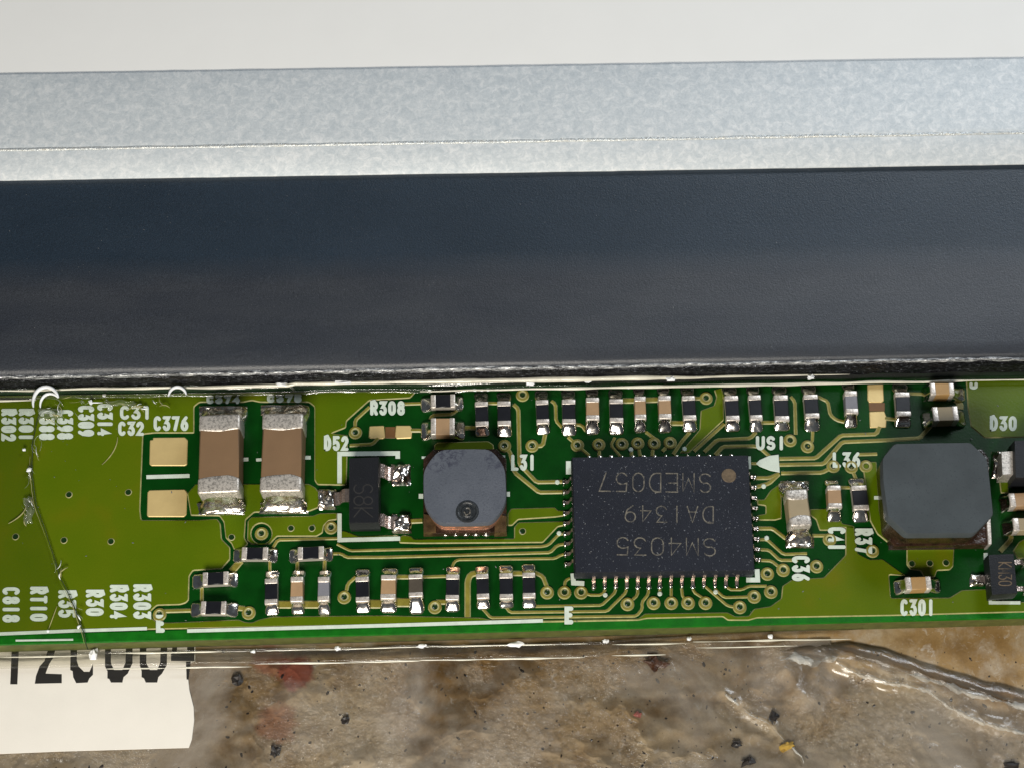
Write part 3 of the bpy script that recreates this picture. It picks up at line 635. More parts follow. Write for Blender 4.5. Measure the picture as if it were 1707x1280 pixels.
def chip(name, label, box, vert, h, bodymat, lo_out, hi_out, tfrac=0.22, big=False, lo_shape='fillet', hi_shape='bead', wpad=1.12, wob=0.007, side=None, yaw=None):
    """two-terminal chip from its top-face pixel box; lo/hi_out: pixel reach of the solder at the low and high pixel end of the long axis"""
    x0, y0, x1, y1 = box
    cx, cy = (x0 + x1) / 2, (y0 + y1) / 2
    c = P(cx, cy, h)
    wx = (P(x1, cy, h) - P(x0, cy, h)).length; wy = (P(cx, y1, h) - P(cx, y0, h)).length
    yaw = random.uniform(-0.032, 0.032) if yaw is None else yaw
    if vert:
        W, L = wx, wy
        hi = c.y - wy / 2 - P(cx, hi_out, 0).y; lo = P(cx, lo_out, 0).y - (c.y + wy / 2); rz = yaw
    else:
        W, L = wy, wx
        hi = P(hi_out, cy, 0).x - (c.x + wx / 2); lo = (c.x - wx / 2) - P(lo_out, cy, 0).x; rz = math.pi / 2 + yaw    # -Y local -> +X
    tl = L * tfrac; r = min(0.035 if big else 0.016, h * 0.2)
    loc = Vector((c.x, c.y, HC))
    H = h - HC
    bm = bmesh.new(); rbox(bm, (0, 0, H * 0.5), (W * 0.965, L - tl * 0.7, H * 0.97), r * 0.6, 1)
    for f in bm.faces:
        f.material_index = 0
        if side is not None and f.normal.z < 0.5: f.material_index = 1
    part = bkid(bmobj(name, bm, [bodymat] + ([side] if side else []), board, loc=loc, label=label, rotz=rz))
    for s in (-1, 1):
        bm = bmesh.new(); rbox(bm, (0, s * (L - tl) / 2, H * 0.5 + 0.002), (W, tl, H), r, 3)
        if big:   # plating wraps with an uneven inner edge
            bmesh.ops.subdivide_edges(bm, edges=[e for e in bm.edges if abs(e.verts[0].co.x - e.verts[1].co.x) > W * 0.5], cuts=7)
            for v in bm.verts:
                if v.co.y * s < (L / 2 - tl) + 0.03: v.co.y -= s * 0.05 * (1 - (2 * v.co.x / W) ** 2) * 0.8 - s * 0.02 * noise.noise(v.co * 6)
        bmobj('terminal', bm, M['terminal_big'] if big else M['terminal'], part)
        reach = hi if s < 0 else lo
        if reach > 0.02:
            V, F = fillet_geo(W * 0.97, reach, H * (0.62 if big else 0.84), hi_shape if s < 0 else lo_shape, wob, s * (L / 2 - 0.004), s, wpad)
            V = [(v[0], v[1], v[2] - (HC if v[2] == 0 else 0)) for v in V]
            obj('solder_joint', V, F, M['solder_rough'] if big else M['solder'], part, smooth=True)
    return part

TR = 'black chip resistor'
# upper row under the black edge, left to right
ROW = [((792, 669, 814, 710), 'r', 655, 728, 'first black chip resistor of the upper row, right of code R308'),
       ((829, 668, 851.5, 709), 'r', 655, 729, 'second black chip resistor of the upper row, above code L31'),
       ((893.5, 666, 915, 706), 'r', 652, 725, 'black chip resistor in the upper row right of the via under the foil lip'),
       ((937, 665, 959.5, 706), 'r', 651, 727, 'black chip resistor in the upper row, left of the first tan capacitor'),
       ((977, 662, 999, 699.5), 'c', 648, 725, 'first tan chip capacitor of the upper row, between two black resistors'),
       ((1016, 664.5, 1039, 703.5), 'r', 650, 725, 'black chip resistor between two tan capacitors of the upper row'),
       ((1058, 660, 1077, 698.5), 'c', 646, 722, 'second tan chip capacitor of the upper row, left of a third one'),
       ((1098, 659, 1119, 697.5), 'c', 644, 722, 'third tan chip capacitor of the upper row, right one of its pair'),
       ((1138, 659, 1160, 699.5), 'r', 645, 721, 'black chip resistor in the upper row beside the ringed via'),
       ((1209, 659, 1232, 700.5), 'r', 645, 720, 'black chip resistor in the upper row, first right of the ringed via'),
       ((1249, 658, 1270, 699.5), 'r', 644, 721, 'black chip resistor in the upper row above code US1'),
       ((1291, 658, 1315, 701.5), 'r', 644, 719, 'black chip resistor in the upper row, right of the one above US1'),
       ((1341, 657, 1365, 696), 'r', 642, 720, 'black chip resistor standing alone in the upper row left of the grey one'),
       ((1409, 651, 1430, 689), 'g', 637, 714, 'grey chip in the upper row left of the two gold pads'),
       ((1493, 653, 1518, 693), 'r', 640, 713, 'black chip resistor in the upper row right of the two gold pads')]
KIND = {'r': ('chip_resistor', 0.165, 'res', 0.215), 'c': ('chip_capacitor', 0.24, 'cap', 0.23), 'g': ('chip_resistor', 0.22, 'res_grey', 0.24), 'b': ('chip_capacitor', 0.22, 'res_brown', 0.22)}
def vchip(b, k, n_, s_, lab, shapes=('fillet', 'bead')):
    nm, h, m, tf = KIND[k]
    return chip(nm, lab, b, True, h, M[m], n_, s_, tf, lo_shape=shapes[0], hi_shape=shapes[1], side=M['ceramic'] if k == 'r' else None)
for b, k, n_, s_, lab in ROW: vchip(b, k, n_, s_, lab)
# lower row, left to right
LOW = [((441, 963, 462.5, 1006.5), 'r', 951, 1026, 'first black chip resistor of the lower row, left of a tan capacitor'),
       ((484, 960, 505, 1002.5), 'c', 950, 1025, 'tan chip capacitor between black and grey chips in the lower row'),
       ((529.5, 960, 549, 1001.5), 'g', 950, 1026, 'pale grey chip in the lower row left of a lone via'),
       ((592.5, 960, 615, 1002.5), 'r', 948, 1022, 'black chip resistor in the lower row right of a lone via'),
       ((634.5, 957, 660, 998), 'c', 946, 1022, 'tan chip capacitor beside a dark brown one in the lower row'),
       ((681, 956, 704.6, 994), 'b', 945, 1024, 'dark brown chip capacitor in the lower row'),
       ((743, 956, 765.5, 999.5), 'r', 944, 1020, 'black chip resistor standing alone under the round inductor'),
       ((794, 955, 815, 997), 'r', 943, 1016, 'first of three black chip resistors at right end of the lower row'),
       ((832.5, 954, 855, 998), 'r', 942, 1014, 'middle of three black chip resistors at right end of the lower row'),
       ((871, 953, 892.5, 996), 'r', 940, 1014, 'last black chip resistor of the lower row, beside two vias')]
for b, k, n_, s_, lab in LOW: vchip(b, k, n_, s_, lab, ('fillet', random.choice(['fillet', 'bead'])))
vchip((1380, 808, 1403, 846), 'c', 800, 871, 'tan chip capacitor above code C41'); vchip((1421, 808, 1447, 849), 'r', 797, 871, 'black chip resistor above code R37')
def hchip(b, k, l_, r_, lab, m=None, h=None, shapes=('fillet', 'fillet')):
    nm, h0, m0, tf = KIND[k]
    return chip(nm, lab, b, False, h or h0, M[m or m0], l_, r_, tf, lo_shape=shapes[0], hi_shape=shapes[1], side=M['ceramic'] if k == 'r' else None)
hchip((718, 657, 759, 679), 'r', 701, 773, 'black chip resistor lying sideways right of code R308')
hchip((718, 696, 758, 724), 'c', 701, 776, 'tan chip capacitor lying sideways above the round inductor')
hchip((402.6, 911, 447, 932), 'r', 389, 464, 'black chip resistor lying sideways below the two big capacitors, left one')
hchip((496, 910, 540, 931), 'r', 482, 556, 'black chip resistor lying sideways below the two big capacitors, right one')
hchip((337.6, 952, 381, 974), 'r', 321, 398, 'upper of two sideways black resistors near code R303')
hchip((334.5, 1001, 377, 1023), 'r', 318, 398, 'lower of two sideways black resistors near code R303')
hchip((1551, 638, 1591, 658), 'c', 1535, 1607, 'upper of two sideways tan capacitors under the foil lip', 'cap_orange', 0.30, ('bead', 'fillet'))
hchip((1555, 677, 1598, 701), 'c', 1534, 1608, 'lower of two sideways tan capacitors above the big square inductor', 'cap_pale', 0.30, ('bead', 'fillet'))
hchip((1510, 960, 1553, 982), 'c', 1488, 1567, 'tan chip capacitor lying sideways above code C301', 'cap_orange', 0.26)
hchip((1683, 820, 1728, 843), 'c', 1663, 1745, 'upper of two tan capacitors cut by the right picture edge', 'cap', 0.28, ('bead', 'bead'))
hchip((1689, 862, 1734, 884), 'c', 1667, 1750, 'lower of two tan capacitors cut by the right picture edge', 'cap_pale', 0.28, ('bead', 'bead'))
# large capacitors
chip('large_capacitor', 'left of the two large brown capacitors, beside the bare gold pads', (330.5, 690, 399.5, 820), True, 0.55, M['cap_big'], 677, 858, 0.195, True, wpad=1.15, wob=0.05, hi_shape='fillet', yaw=0.028)
chip('large_capacitor', 'right of the two large brown capacitors, beside code D52', (435, 688, 504, 818), True, 0.55, M['cap_big'], 675, 856, 0.195, True, wpad=1.15, wob=0.05, hi_shape='fillet', yaw=0.0)
chip('large_capacitor', 'beige capacitor standing right of the large black chip', (1313.5, 814, 1350, 876), True, 0.42, M['cap_pale'], 801, 912, 0.26, True, wpad=1.3, wob=0.05, hi_shape='fillet', yaw=0.05)
# solder patches under the large capacitors' ends
def patch(parent, box, z=0.03, m='solder_rough', name='solder_joint', wob=0.05):
    x0, y0, x1, y1 = box
    n = 12; V, F = [], []; sd = random.uniform(0, 50)
    for j in range(n + 1):
        for i in range(n + 1):
            u, v = i / n, j / n; p = P(x0 + (x1 - x0) * u, y0 + (y1 - y0) * v, 0)
            e = min(u, 1 - u, v, 1 - v)
            zz = HC * 0.3 + (z + wob * noise.noise(Vector((u * 3 + sd, v * 3, sd)))) * min(1, e * 6) ** 0.6 if e > 0 else 0.0
            V.append(p + Vector((0, 0, max(0, zz))))
    for j in range(n):
        for i in range(n): F.append((j * (n + 1) + i, (j + 1) * (n + 1) + i, (j + 1) * (n + 1) + i + 1, j * (n + 1) + i + 1))
    o = obj(name, [v - parent.location for v in V], F, M[m], parent, smooth=True)
    if parent.rotation_euler.z: o.rotation_euler.z = -parent.rotation_euler.z
    return o
bigs = [o for o in COL.objects if o.name.startswith('large_capacitor')]
patch(bigs[0], (332, 677, 412, 694), 0.03); patch(bigs[1], (435, 675, 515, 692), 0.03); patch(bigs[0], (326, 838, 411, 859), 0.05); patch(bigs[1], (431, 836, 514, 856), 0.05)
patch(bigs[2], (1301, 801, 1348, 817), 0.04); patch(bigs[2], (1309, 893, 1357, 913), 0.05)

# ---- packages with gull-wing leads
def prism(outline, z0, z1, inset=0.0, z_mid=None, bevel=0.0):
    """bmesh prism from a world outline [(x, y)], optional draft: widest at z_mid"""
    bm = bmesh.new()
    c = sum((Vector(p) for p in outline), Vector((0, 0))) / len(outline)
    def ring(z, k): return [bm.verts.new((p[0] + (c.x - p[0]) * k, p[1] + (c.y - p[1]) * k, z)) for p in outline]
    rings = [ring(z0, inset)] + ([ring(z_mid, 0)] if z_mid is not None else []) + ([ring(z1 - bevel, inset)] if bevel else []) + [ring(z1, inset + (bevel * 0.6 if bevel else 0))]
    n = len(outline)
    for a, b in zip(rings, rings[1:]):
        for i in range(n): bm.faces.new((a[i], a[(i + 1) % n], b[(i + 1) % n], b[i]))
    bm.faces.new(rings[-1]); bm.faces.new(list(reversed(rings[0])))
    return bm
def world2(pts, z): return [(P(x, y, z).x, P(x, y, z).y) for x, y in pts]
def lead_geo(w, prof, th):
    V, F = [], []
    for u, z in prof:
        V += [(-w / 2, u, z), (w / 2, u, z), (w / 2, u, z - th), (-w / 2, u, z - th)]
    for i in range(len(prof) - 1):
        for k in range(4):
            k2 = (k + 1) % 4; F.append((i * 4 + k, i * 4 + k2, i * 4 + 4 + k2, i * 4 + 4 + k))
    F.append((3, 2, 1, 0)); b = 4 * (len(prof) - 1); F.append((b, b + 1, b + 2, b + 3))
    return V, F
def local_part(part, o_loc):   # sub-part location relative to its part
    return Vector(o_loc) - part.location
HI = 0.42
ic_out = world2([(952, 760.5), (1249, 757), (1260, 951), (957, 955)], HI)
cic = Vector((sum(p[0] for p in ic_out) / 4, sum(p[1] for p in ic_out) / 4, 0))
bm = prism([(p[0] - cic.x, p[1] - cic.y) for p in ic_out], 0.06, HI, 0.012, 0.22, 0.012)
ic = bkid(bmobj('integrated_circuit', bm, M['ic'], board, smooth=False, loc=cic, label='large black rectangular chip lettered SMED057 DA1349 SM4035, many pins'))
V, F = lead_geo(0.052, [(-0.08, 0.23), (0.008, 0.23), (0.022, 0.21), (0.048, 0.06), (0.062, 0.042), (0.115, 0.036)], 0.024)
pin_me = bpy.data.meshes.new('pin'); pin_me.from_pydata(V, [], F)
bmx = bmesh.new(); bmx.from_mesh(pin_me); bmesh.ops.recalc_face_normals(bmx, faces=bmx.faces[:]); bmx.to_mesh(pin_me); bmx.free()
M['pin'] = mat('tinned_pin', (0.62, 0.50, 0.44), 0.25, 0.9, var=0.3, scale=14, bump=0.3)
pin_me.materials.append(M['pin'])
bead_me = lathe_mesh('solder_bead', [(.050, 0), (.046, .022), (.030, .044), (.012, .052)], [0, 0, 0, 0], [M['solder']], 12)
bead_me.polygons.foreach_set('use_smooth', [True] * len(bead_me.polygons))
def pin(x, y, rz, edge):
    link('pin', pin_me, ic, local_part(ic, (x, y, 0)), rotz=rz)
    d = Vector((-math.sin(rz), math.cos(rz), 0)) * 0.118
    o = link('solder_bead', bead_me, ic, local_part(ic, Vector((x, y, 0)) + d)); o.scale = (random.uniform(.7, 1.0), random.uniform(.8, 1.2), random.uniform(.7, 1.2))
def lerp(a, b, t): return Vector(a) + (Vector(b) - Vector(a)) * t
TL, TRc, BRc, BL = [Vector(p) for p in ic_out]
for i in range(9):
    y = P(950, 804 + i * 17.1, 0).y; t_ = (TL.y - y) / (TL.y - BL.y); p = lerp(TL, BL, t_); pin(p.x, y, R(90), 0)
    y = P(1260, 796 + i * 17.15, 0).y; t_ = (TRc.y - y) / (TRc.y - BRc.y); p = lerp(TRc, BRc, t_); pin(p.x, y, R(-90), 0)
for i in range(14):
    x = P(989.5 + i * 18.35, 974, 0).x; t_ = (x - BL.x) / (BRc.x - BL.x); p = lerp(BL, BRc, t_); pin(x, p.y, R(180), 0)
    x = P(982 + i * 18.2, 757, 0).x; t_ = (x - TL.x) / (TRc.x - TL.x); p = lerp(TL, TRc, t_); pin(x, p.y, 0, 0)
def ic_text(s, x0, y0, x1, y1, sl):
    o = text(s, x0, y0, x1, y1, 180, sw=2.1, z=HI, name='etched_lettering', material=M['etch'], parent=ic, thick=0.003, slant=sl, gap=0.42, label='thin etched lettering %s' % s)
    o.matrix_parent_inverse = Matrix.Translation(-ic.location)
ic_text('SMED057', 998, 786, 1186, 819, 0.012); ic_text('DA1349', 1041, 841, 1190, 870, 0.012); ic_text('SM4035', 1027, 894, 1194, 925, 0.012)
dm = lathe_mesh('pin_dot', [(.118, 0), (.112, .003), (.06, .0034)], [0, 0, 0], [M['dot']], 20)
link('pin_one_dot', dm, ic, local_part(ic, P(1215, 792, HI + 0.001)))

def sot(name, label, top, h, leads, name_text=None):
    out = world2(top, h); c = Vector((sum(p[0] for p in out) / 4, sum(p[1] for p in out) / 4, 0))
    bm = prism([(p[0] - c.x, p[1] - c.y) for p in out], 0.05, h, 0.03, h * 0.45, 0.02)
    part = bkid(bmobj(name, bm, M['sot'], board, smooth=False, loc=c, label=label))
    for (x0, y0, x1, y1, sd) in leads:    # pixel box of the visible lead and solder; sd: -1 lead leaves to the left, +1 right
        a, b = P(x0, (y0 + y1) / 2, 0), P(x1, (y0 + y1) / 2, 0)
        ln = (b - a).length; wd = (P(x0, y0, 0) - P(x0, y1, 0)).length
        V, F = lead_geo(wd * 0.62, [(-0.06, h * 0.45), (0.03, h * 0.45), (0.08, h * 0.38), (0.13, 0.07), (0.17, 0.055), (ln * 0.72, 0.05)], 0.03)
        bm = bmesh.new()
        vs = [bm.verts.new(v) for v in V]; [bm.faces.new([vs[i] for i in f]) for f in F]
        pos = (b if sd < 0 else a)
        bmobj('lead', bm, M['pin'], part, smooth=False, loc=local_part(part, pos), rotz=R(90) if sd < 0 else R(-90))
        patch(part, (x0 + (0 if sd < 0 else (x1 - x0) * .35), y0, x1 - (0 if sd > 0 else (x1 - x0) * .35), y1), 0.07, 'solder_rough', wob=0.09)
    return part
d52 = sot('diode_package', 'black three legged package inside the white printed bracket by code D52', [(581, 761), (632, 759), (632, 872), (581, 873)], 0.50, [(529, 815, 580, 849, -1), (634, 773, 685, 809, 1), (634, 856, 687, 889, 1)])
s2 = sot('transistor_package', 'small black three legged package at lower right corner of the board', [(1647, 923), (1690, 921), (1697, 989), (1653, 992)], 0.40, [(1616, 957, 1656, 977, -1), (1693, 935, 1716, 948, 1), (1697, 979, 1718, 992, 1)])
s3 = sot('diode_package', 'black package with silver tab below code D30, cut by the picture edge', [(1690, 733), (1760, 731), (1764, 796), (1692, 797)], 0.55, [])
bm = bmesh.new(); q = world2([(1669, 752), (1692, 750), (1692, 790), (1671, 791)], 0.42); c = Vector((sum(p[0] for p in q) / 4, sum(p[1] for p in q) / 4, 0))
bm = prism([(p[0] - c.x, p[1] - c.y) for p in q], 0.02, 0.42, 0.02, None, 0.04); bmobj('silver_tab', bm, M['terminal_big'], s3, smooth=False, loc=local_part(s3, c))
patch(s3, (1652, 752, 1672, 797), 0.10, wob=0.14)
o = text('YS8K', 589, 786, 622, 862, 90, 2.0, 0.50, 'etched_lettering', M['etch'], d52, 'faint worn etched lettering', thick=0.002); o.matrix_parent_inverse = Matrix.Translation(-d52.location)
M['etch_faint'] = mat('faint_etching', (0.020, 0.019, 0.019), 0.6, var=0.4, scale=22); o.data.materials[0] = M['etch_faint']
o = text('KM30', 1664, 936, 1687, 976, 90, 1.8, 0.40, 'etched_lettering', M['dot'], s2, 'faint brown etched lettering', thick=0.002); o.matrix_parent_inverse = Matrix.Translation(-s2.location)

# ---- inductors
def smooth_poly(pts, it=2):
    for _ in range(it):
        q = []
        for i in range(len(pts)):
            a, b = Vector(pts[i]), Vector(pts[(i + 1) % len(pts)]); q += [tuple(a * .75 + b * .25), tuple(a * .25 + b * .75)]
        pts = q
    return pts
H1 = 0.56
top = [tuple(p) for p in rounded([(731, 748), (819, 747), (843, 779), (845, 838), (822, 871), (729, 872), (706, 842), (705, 782)], 13)]; top = smooth_poly(top, 1)
out = world2(top, H1); c1 = Vector((sum(p[0] for p in out) / len(out), sum(p[1] for p in out) / len(out), 0))
bm = prism([(p[0] - c1.x, p[1] - c1.y) for p in out], H1 - 0.17, H1, 0.004, None, 0.018)
ind1 = bkid(bmobj('round_inductor', bm, M['ferrite'], board, loc=c1, label='round blue grey inductor with dark swirl mark beside code L31', angle=30))
def sub(parent, name, bm, m, z=0, smooth=True): return bmobj(name, bm, m, parent, smooth=smooth, loc=(0, 0, z))
base = world2([(706, 768), (722, 752), (828, 751), (844, 768), (845, 872), (832, 890), (722, 892), (706, 884)], 0.05)
base = [(p[0] - c1.x, p[1] - c1.y) for p in base]
sub(ind1, 'base_flange', prism(base, 0.0, 0.16, 0.0, None, 0.02), M['ferrite_side'], smooth=False)
for k in range(4):      # winding turns between the flanges
    z0 = 0.16 + k * 0.058
    kk = 1.0 - 0.012 * k
    ring_ = [(p[0] * 0.955, p[1] * (0.965 if p[1] > 0 else kk)) for p in [(q[0] - c1.x, q[1] - c1.y) for q in out]]
    sub(ind1, 'winding_turn', prism(ring_, z0, z0 + 0.054, 0.012, z0 + 0.027), M['wire'])
for (x0, x1) in ((706, 728), (824, 845)):
    q = world2([(x0, 858), (x1, 862), (x1, 890), (x0, 891)], 0.10); bmq = prism([(p[0] - c1.x, p[1] - c1.y) for p in q], 0.0, 0.20, 0.0, None, 0.12); sub(ind1, 'terminal', bmq, M['amber'])
for k in range(5):
    x = 743 + k * 17; o = link('solder_bead', bead_me, ind1, local_part(ind1, P(x, 891.5, 0.02))); o.scale = (random.uniform(1.1, 1.9), 0.6, 0.8)
dm1 = lathe_mesh('swirl_mark', [(.185, 0), (.178, .012), (.15, .014), (.13, .004), (.10, .004), (.085, .016), (.06, .016), (.045, .004)], [0] * 8, [M['ferrite_dark']], 26)
link('swirl_mark', dm1, ind1, local_part(ind1, P(779, 852, H1 + 0.001)))
o = strokes([[(774, 853), (777, 858), (783, 855), (784, 849), (780, 846)]], 2.2, H1 + 0.018, 'swirl_highlight', M['etch'], ind1); o.matrix_parent_inverse = Matrix.Translation(-ind1.location)
H2 = 0.92
top = [(1491, 739), (1618, 737), (1645, 763), (1650, 800), (1656, 858), (1626, 888), (1512, 889), (1480, 860), (1472, 800), (1471, 763)]
out = world2(rounded(top, 6), H2) if False else world2([tuple(p) for p in rounded(top, 5)], H2)
c2 = Vector((sum(p[0] for p in out) / len(out), sum(p[1] for p in out) / len(out), 0))
bm = prism([(p[0] - c2.x, p[1] - c2.y) for p in out], H2 - 0.24, H2, 0.0, None, 0.014)
ind2 = bkid(bmobj('square_inductor', bm, M['ferrite2'], board, loc=c2, label='large dark grey inductor with cut corners, right of the beige capacitor', angle=30))
core = world2([tuple(p) for p in rounded([(1472, 752), (1484, 741), (1632, 739), (1650, 760), (1655, 868), (1632, 888), (1508, 889), (1482, 868)], 5)], H2)
core = [((p[0] - c2.x) * 0.955, (p[1] - c2.y) * 0.955) for p in core]
sub(ind2, 'winding_core', prism(core, 0.10, H2 - 0.24, 0.0), M['ferrite_side'])
base = world2([(1476, 770), (1484, 757), (1634, 754), (1644, 768), (1648, 905), (1642, 912), (1488, 915), (1480, 906)], 0.06)
sub(ind2, 'base_flange', prism([(p[0] - c2.x, p[1] - c2.y) for p in base], 0.0, 0.24, 0.0, None, 0.02), M['ferrite_side'], smooth=False)
q = world2([(1480, 908), (1592, 909), (1592, 916), (1480, 917)], 0.02); sub(ind2, 'solder_joint', prism([(p[0] - c2.x, p[1] - c2.y) for p in q], 0.0, 0.05, 0.0, None, 0.02), M['solder'])
q = world2([(1640, 868), (1646, 868), (1648, 912), (1643, 913)], 0.10); sub(ind2, 'terminal', prism([(p[0] - c2.x, p[1] - c2.y) for p in q], 0.0, 0.30, 0.0, None, 0.02), M['terminal'])

# ------------------------------------------------------------------ clear films
def sheet(name, fn, nx, ny, m, parent=None):
    V, F = [], []
    for j in range(ny + 1):
        for i in range(nx + 1): V.append(fn(i / nx, j / ny))
    for j in range(ny):
        for i in range(nx): F.append((j * (nx + 1) + i, (j + 1) * (nx + 1) + i, (j + 1) * (nx + 1) + i + 1, j * (nx + 1) + i + 1))
    return obj(name, V, F, m, parent, smooth=True)
# cracked film over the left end of the board
crack = [(78, 668), (62, 700), (54, 740), (53, 790), (60, 840), (74, 880), (88, 920), (100, 962), (112, 985), (126, 1015), (138, 1050), (146, 1082)]
def crack_x(y):
    for (a, b), (c, d) in zip(crack, crack[1:]):
        if y <= d: return a + (c - a) * max(0, (y - b)) / (d - b)
    return crack[-1][0]
film = tag(empty('cracked_film', P(40, 860, 0.05)), 'cracked clear film over the left end of the board, with a dark torn edge', 'film')
finv = Matrix.Translation(-film.location)
def fk(o): o.matrix_parent_inverse = finv; return o
def ff(u, v):
    y = 664 + v * (1068 - 664); xr = crack_x(y); x = -120 + u * (xr + 120)
    z = 0.034 + 0.012 * noise.noise(Vector((x * .03, y * .02, 0))) + 0.03 * max(0, u - 0.93) / 0.07
    return P(x, y, z)
fk(sheet('film_sheet', ff, 40, 60, M['film'], film))
def tube(pts, r, name, m, parent, seg=6, taper=True, vary=0.0):
    V, F = [], []; n = len(pts); sd = random.uniform(0, 99)
    for i, p in enumerate(pts):
        e = (pts[min(i + 1, n - 1)] - pts[max(i - 1, 0)]).normalized()
        s = e.cross(Vector((0, 0, 1))).normalized(); t2 = s.cross(e)
        k = r * (math.sin(math.pi * (i + .6) / (n + .2)) ** 0.5 if taper else 1)
        if vary: k *= max(0.12, 1 + vary * 2.2 * noise.noise(Vector((p.x * 2.3 + sd, sd, 0))))
        for j in range(seg):
            a = 2 * math.pi * j / seg; V.append(p + s * k * math.cos(a) + t2 * k * math.sin(a))
    for i in range(n - 1):
        for j in range(seg): F.append((i * seg + j, i * seg + (j + 1) % seg, (i + 1) * seg + (j + 1) % seg, (i + 1) * seg + j))
    return obj(name, V, F, m, parent, smooth=True)
fk(tube([P(crack_x(y) + random.uniform(-.6, .6), y, 0.07) for y in range(690, 1086, 8)], 0.0065, 'torn_edge', M['crack'], film, taper=False, vary=.4))
fk(tube([P(crack_x(y) - 3.2 + random.uniform(-.8, .8), y, 0.06) for y in range(760, 1080, 8)], 0.007, 'ridge_highlight', M['rim'], film, vary=1.0))  # light edge of the tear, put in by the pale colour
wr = random.Random(11)
for (cx_, cy_, sx_, sy_, n_, an) in [(88, 690, 26, 16, 16, 30), (60, 735, 9, 24, 8, 80), (48, 790, 8, 22, 7, 85), (44, 845, 12, 30, 8, 70), (120, 668, 30, 8, 9, 5), (180, 672, 34, 8, 9, 5), (235, 676, 24, 8, 6, 0), (265, 668, 12, 10, 5, 40), (104, 945, 8, 30, 5, 75), (132, 1030, 8, 26, 4, 60)]:
    for _ in range(n_):
        x0_, y0_ = wr.gauss(cx_, sx_ * .5), wr.gauss(cy_, sy_ * .5); y0_ = max(y0_, 662)
        a_ = R(wr.gauss(an, 28)); L_ = wr.uniform(6, 22); bend = wr.uniform(-.25, .25)
        pts_ = [P(x0_ + L_ * (t_ - .5) * math.cos(a_) - bend * L_ * (t_ - .5) ** 2 * 4 * math.sin(a_), y0_ + L_ * (t_ - .5) * math.sin(a_) + bend * L_ * (t_ - .5) ** 2 * 4 * math.cos(a_), 0.06 + .05 * math.sin(math.pi * t_)) for t_ in [k / 8 for k in range(9)]]
        fk(tube(pts_, wr.choice([.004, .005, .007, .011]), 'film_wrinkle', M[wr.choice(['film_white', 'rim', 'film_crinkle', 'film_crinkle'])], film, vary=.5))
for (x, y, w_, h_, sd) in [(84, 690, 40, 18, 1), (48, 850, 14, 44, 4), (200, 672, 50, 9, 6)]:
    def fl(u, v, x=x, y=y, w_=w_, h_=h_, sd=sd):
        p = noise.noise(Vector((u * 2.5 + sd * 9, v * 2.5, sd)))
        e = min(u, 1 - u, v, 1 - v) * 4
        return P(x + (u - .5) * w_ + 5 * noise.noise(Vector((v * 3, sd, 1))), y + (v - .5) * h_ + 4 * noise.noise(Vector((u * 3, sd, 5))), 0.07 + 0.11 * p * min(1, e) + 0.03 * e)
    fk(sheet('film_shard', fl, 9, 9, M['film_crinkle'], film))
def arc_px(cx, cy, rx, ry, a0, a1, n, z): return [P(cx + rx * math.cos(R(a0 + (a1 - a0) * i / n)), cy - ry * math.sin(R(a0 + (a1 - a0) * i / n)), z) for i in range(n + 1)]
fk(tube(arc_px(77, 672, 22, 27, 195, 20, 20, 0.30), 0.036, 'film_curl', M['film_white'], film)); fk(tube(arc_px(84, 676, 17, 20, 190, 40, 16, 0.22), 0.027, 'film_curl', M['film_white'], film))
for (x, y, r_) in [(151, 671, 5), (173, 659, 3.5), (241, 679, 2.5), (40, 749, 3), (48, 783, 5), (131, 1044, 3.5), (80, 1052, 3)]:
    bm = bmesh.new(); bmesh.ops.create_icosphere(bm, subdivisions=1, radius=r_ / 100)
    for v in bm.verts: v.co *= random.uniform(.5, 1.3); v.co.z *= .5
    fk(bmobj('film_shard', bm, M['film_white'], film, smooth=False, loc=P(x, y, 0.09)))
fk(tube([P(196 - 26 * t_ * t_ , 728 + 46 * t_, 0.03) for t_ in [i / 10 for i in range(11)]], 0.010, 'film_thread', M['rim'], film)); fk(tube([P(44 - 30 * t_ * t_, 840 + 32 * t_, 0.05) for t_ in [i / 10 for i in range(11)]], 0.012, 'film_thread', M['rim'], film)); fk(tube([P(95 - 14 * t_, 1010 + 38 * t_, 0.05) for t_ in [i / 8 for i in range(9)]], 0.008, 'film_thread', M['rim'], film))

# clear strip tucked under the black edge
lip = tag(empty('clear_edge_strip', P(853, 645, 0.1)), 'clear film strip bent down from the black edge onto the board, with bright ridges', 'film')
linv = Matrix.Translation(-lip.location)
def ly(x, yl, yr): return yl + (yr - yl) * x / 1707
def lf(u, v):
    x = -120 + u * 1950; y = ly(x, 640, 608) + v * (27 if x < 1500 else 26)
    bumps = 0.055 * math.exp(-((v - .13) / .09) ** 2) + 0.035 * math.exp(-((v - .78) / .08) ** 2)
    z = 0.16 - 0.11 * v + bumps * (1 + .5 * noise.noise(Vector((x * .012, v, 3)))) + 0.014 * noise.noise(Vector((x * .02, v * 4, 0)))
    return P(x, y + 2.5 * noise.noise(Vector((x * .006, 1, 2))), z)
o = sheet('film_bend', lf, 240, 24, M['film_fold'], lip); o.matrix_parent_inverse = linv
M['ridge_highlight'] = mat('pale_ridge_highlight', (0.66, 0.64, 0.54), 0.2, 0.0, 0.6, var=0.3, scale=1.6, bump=0.3, bscale=8)  # pale colour paints the highlight line along each ridge
def ridge(pts, r, nm='ridge_highlight', m=None):
    o = tube(pts, r, nm, m or M['ridge_highlight'], lip, vary=.25); o.matrix_parent_inverse = linv
ridge([P(x, ly(x, 651, 622) + 1.6 * noise.noise(Vector((x * .01, 0, 0))) - (2 if x > 480 else 0) * 1.5, 0.20) for x in range(-60, 1420, 12)], 0.034)
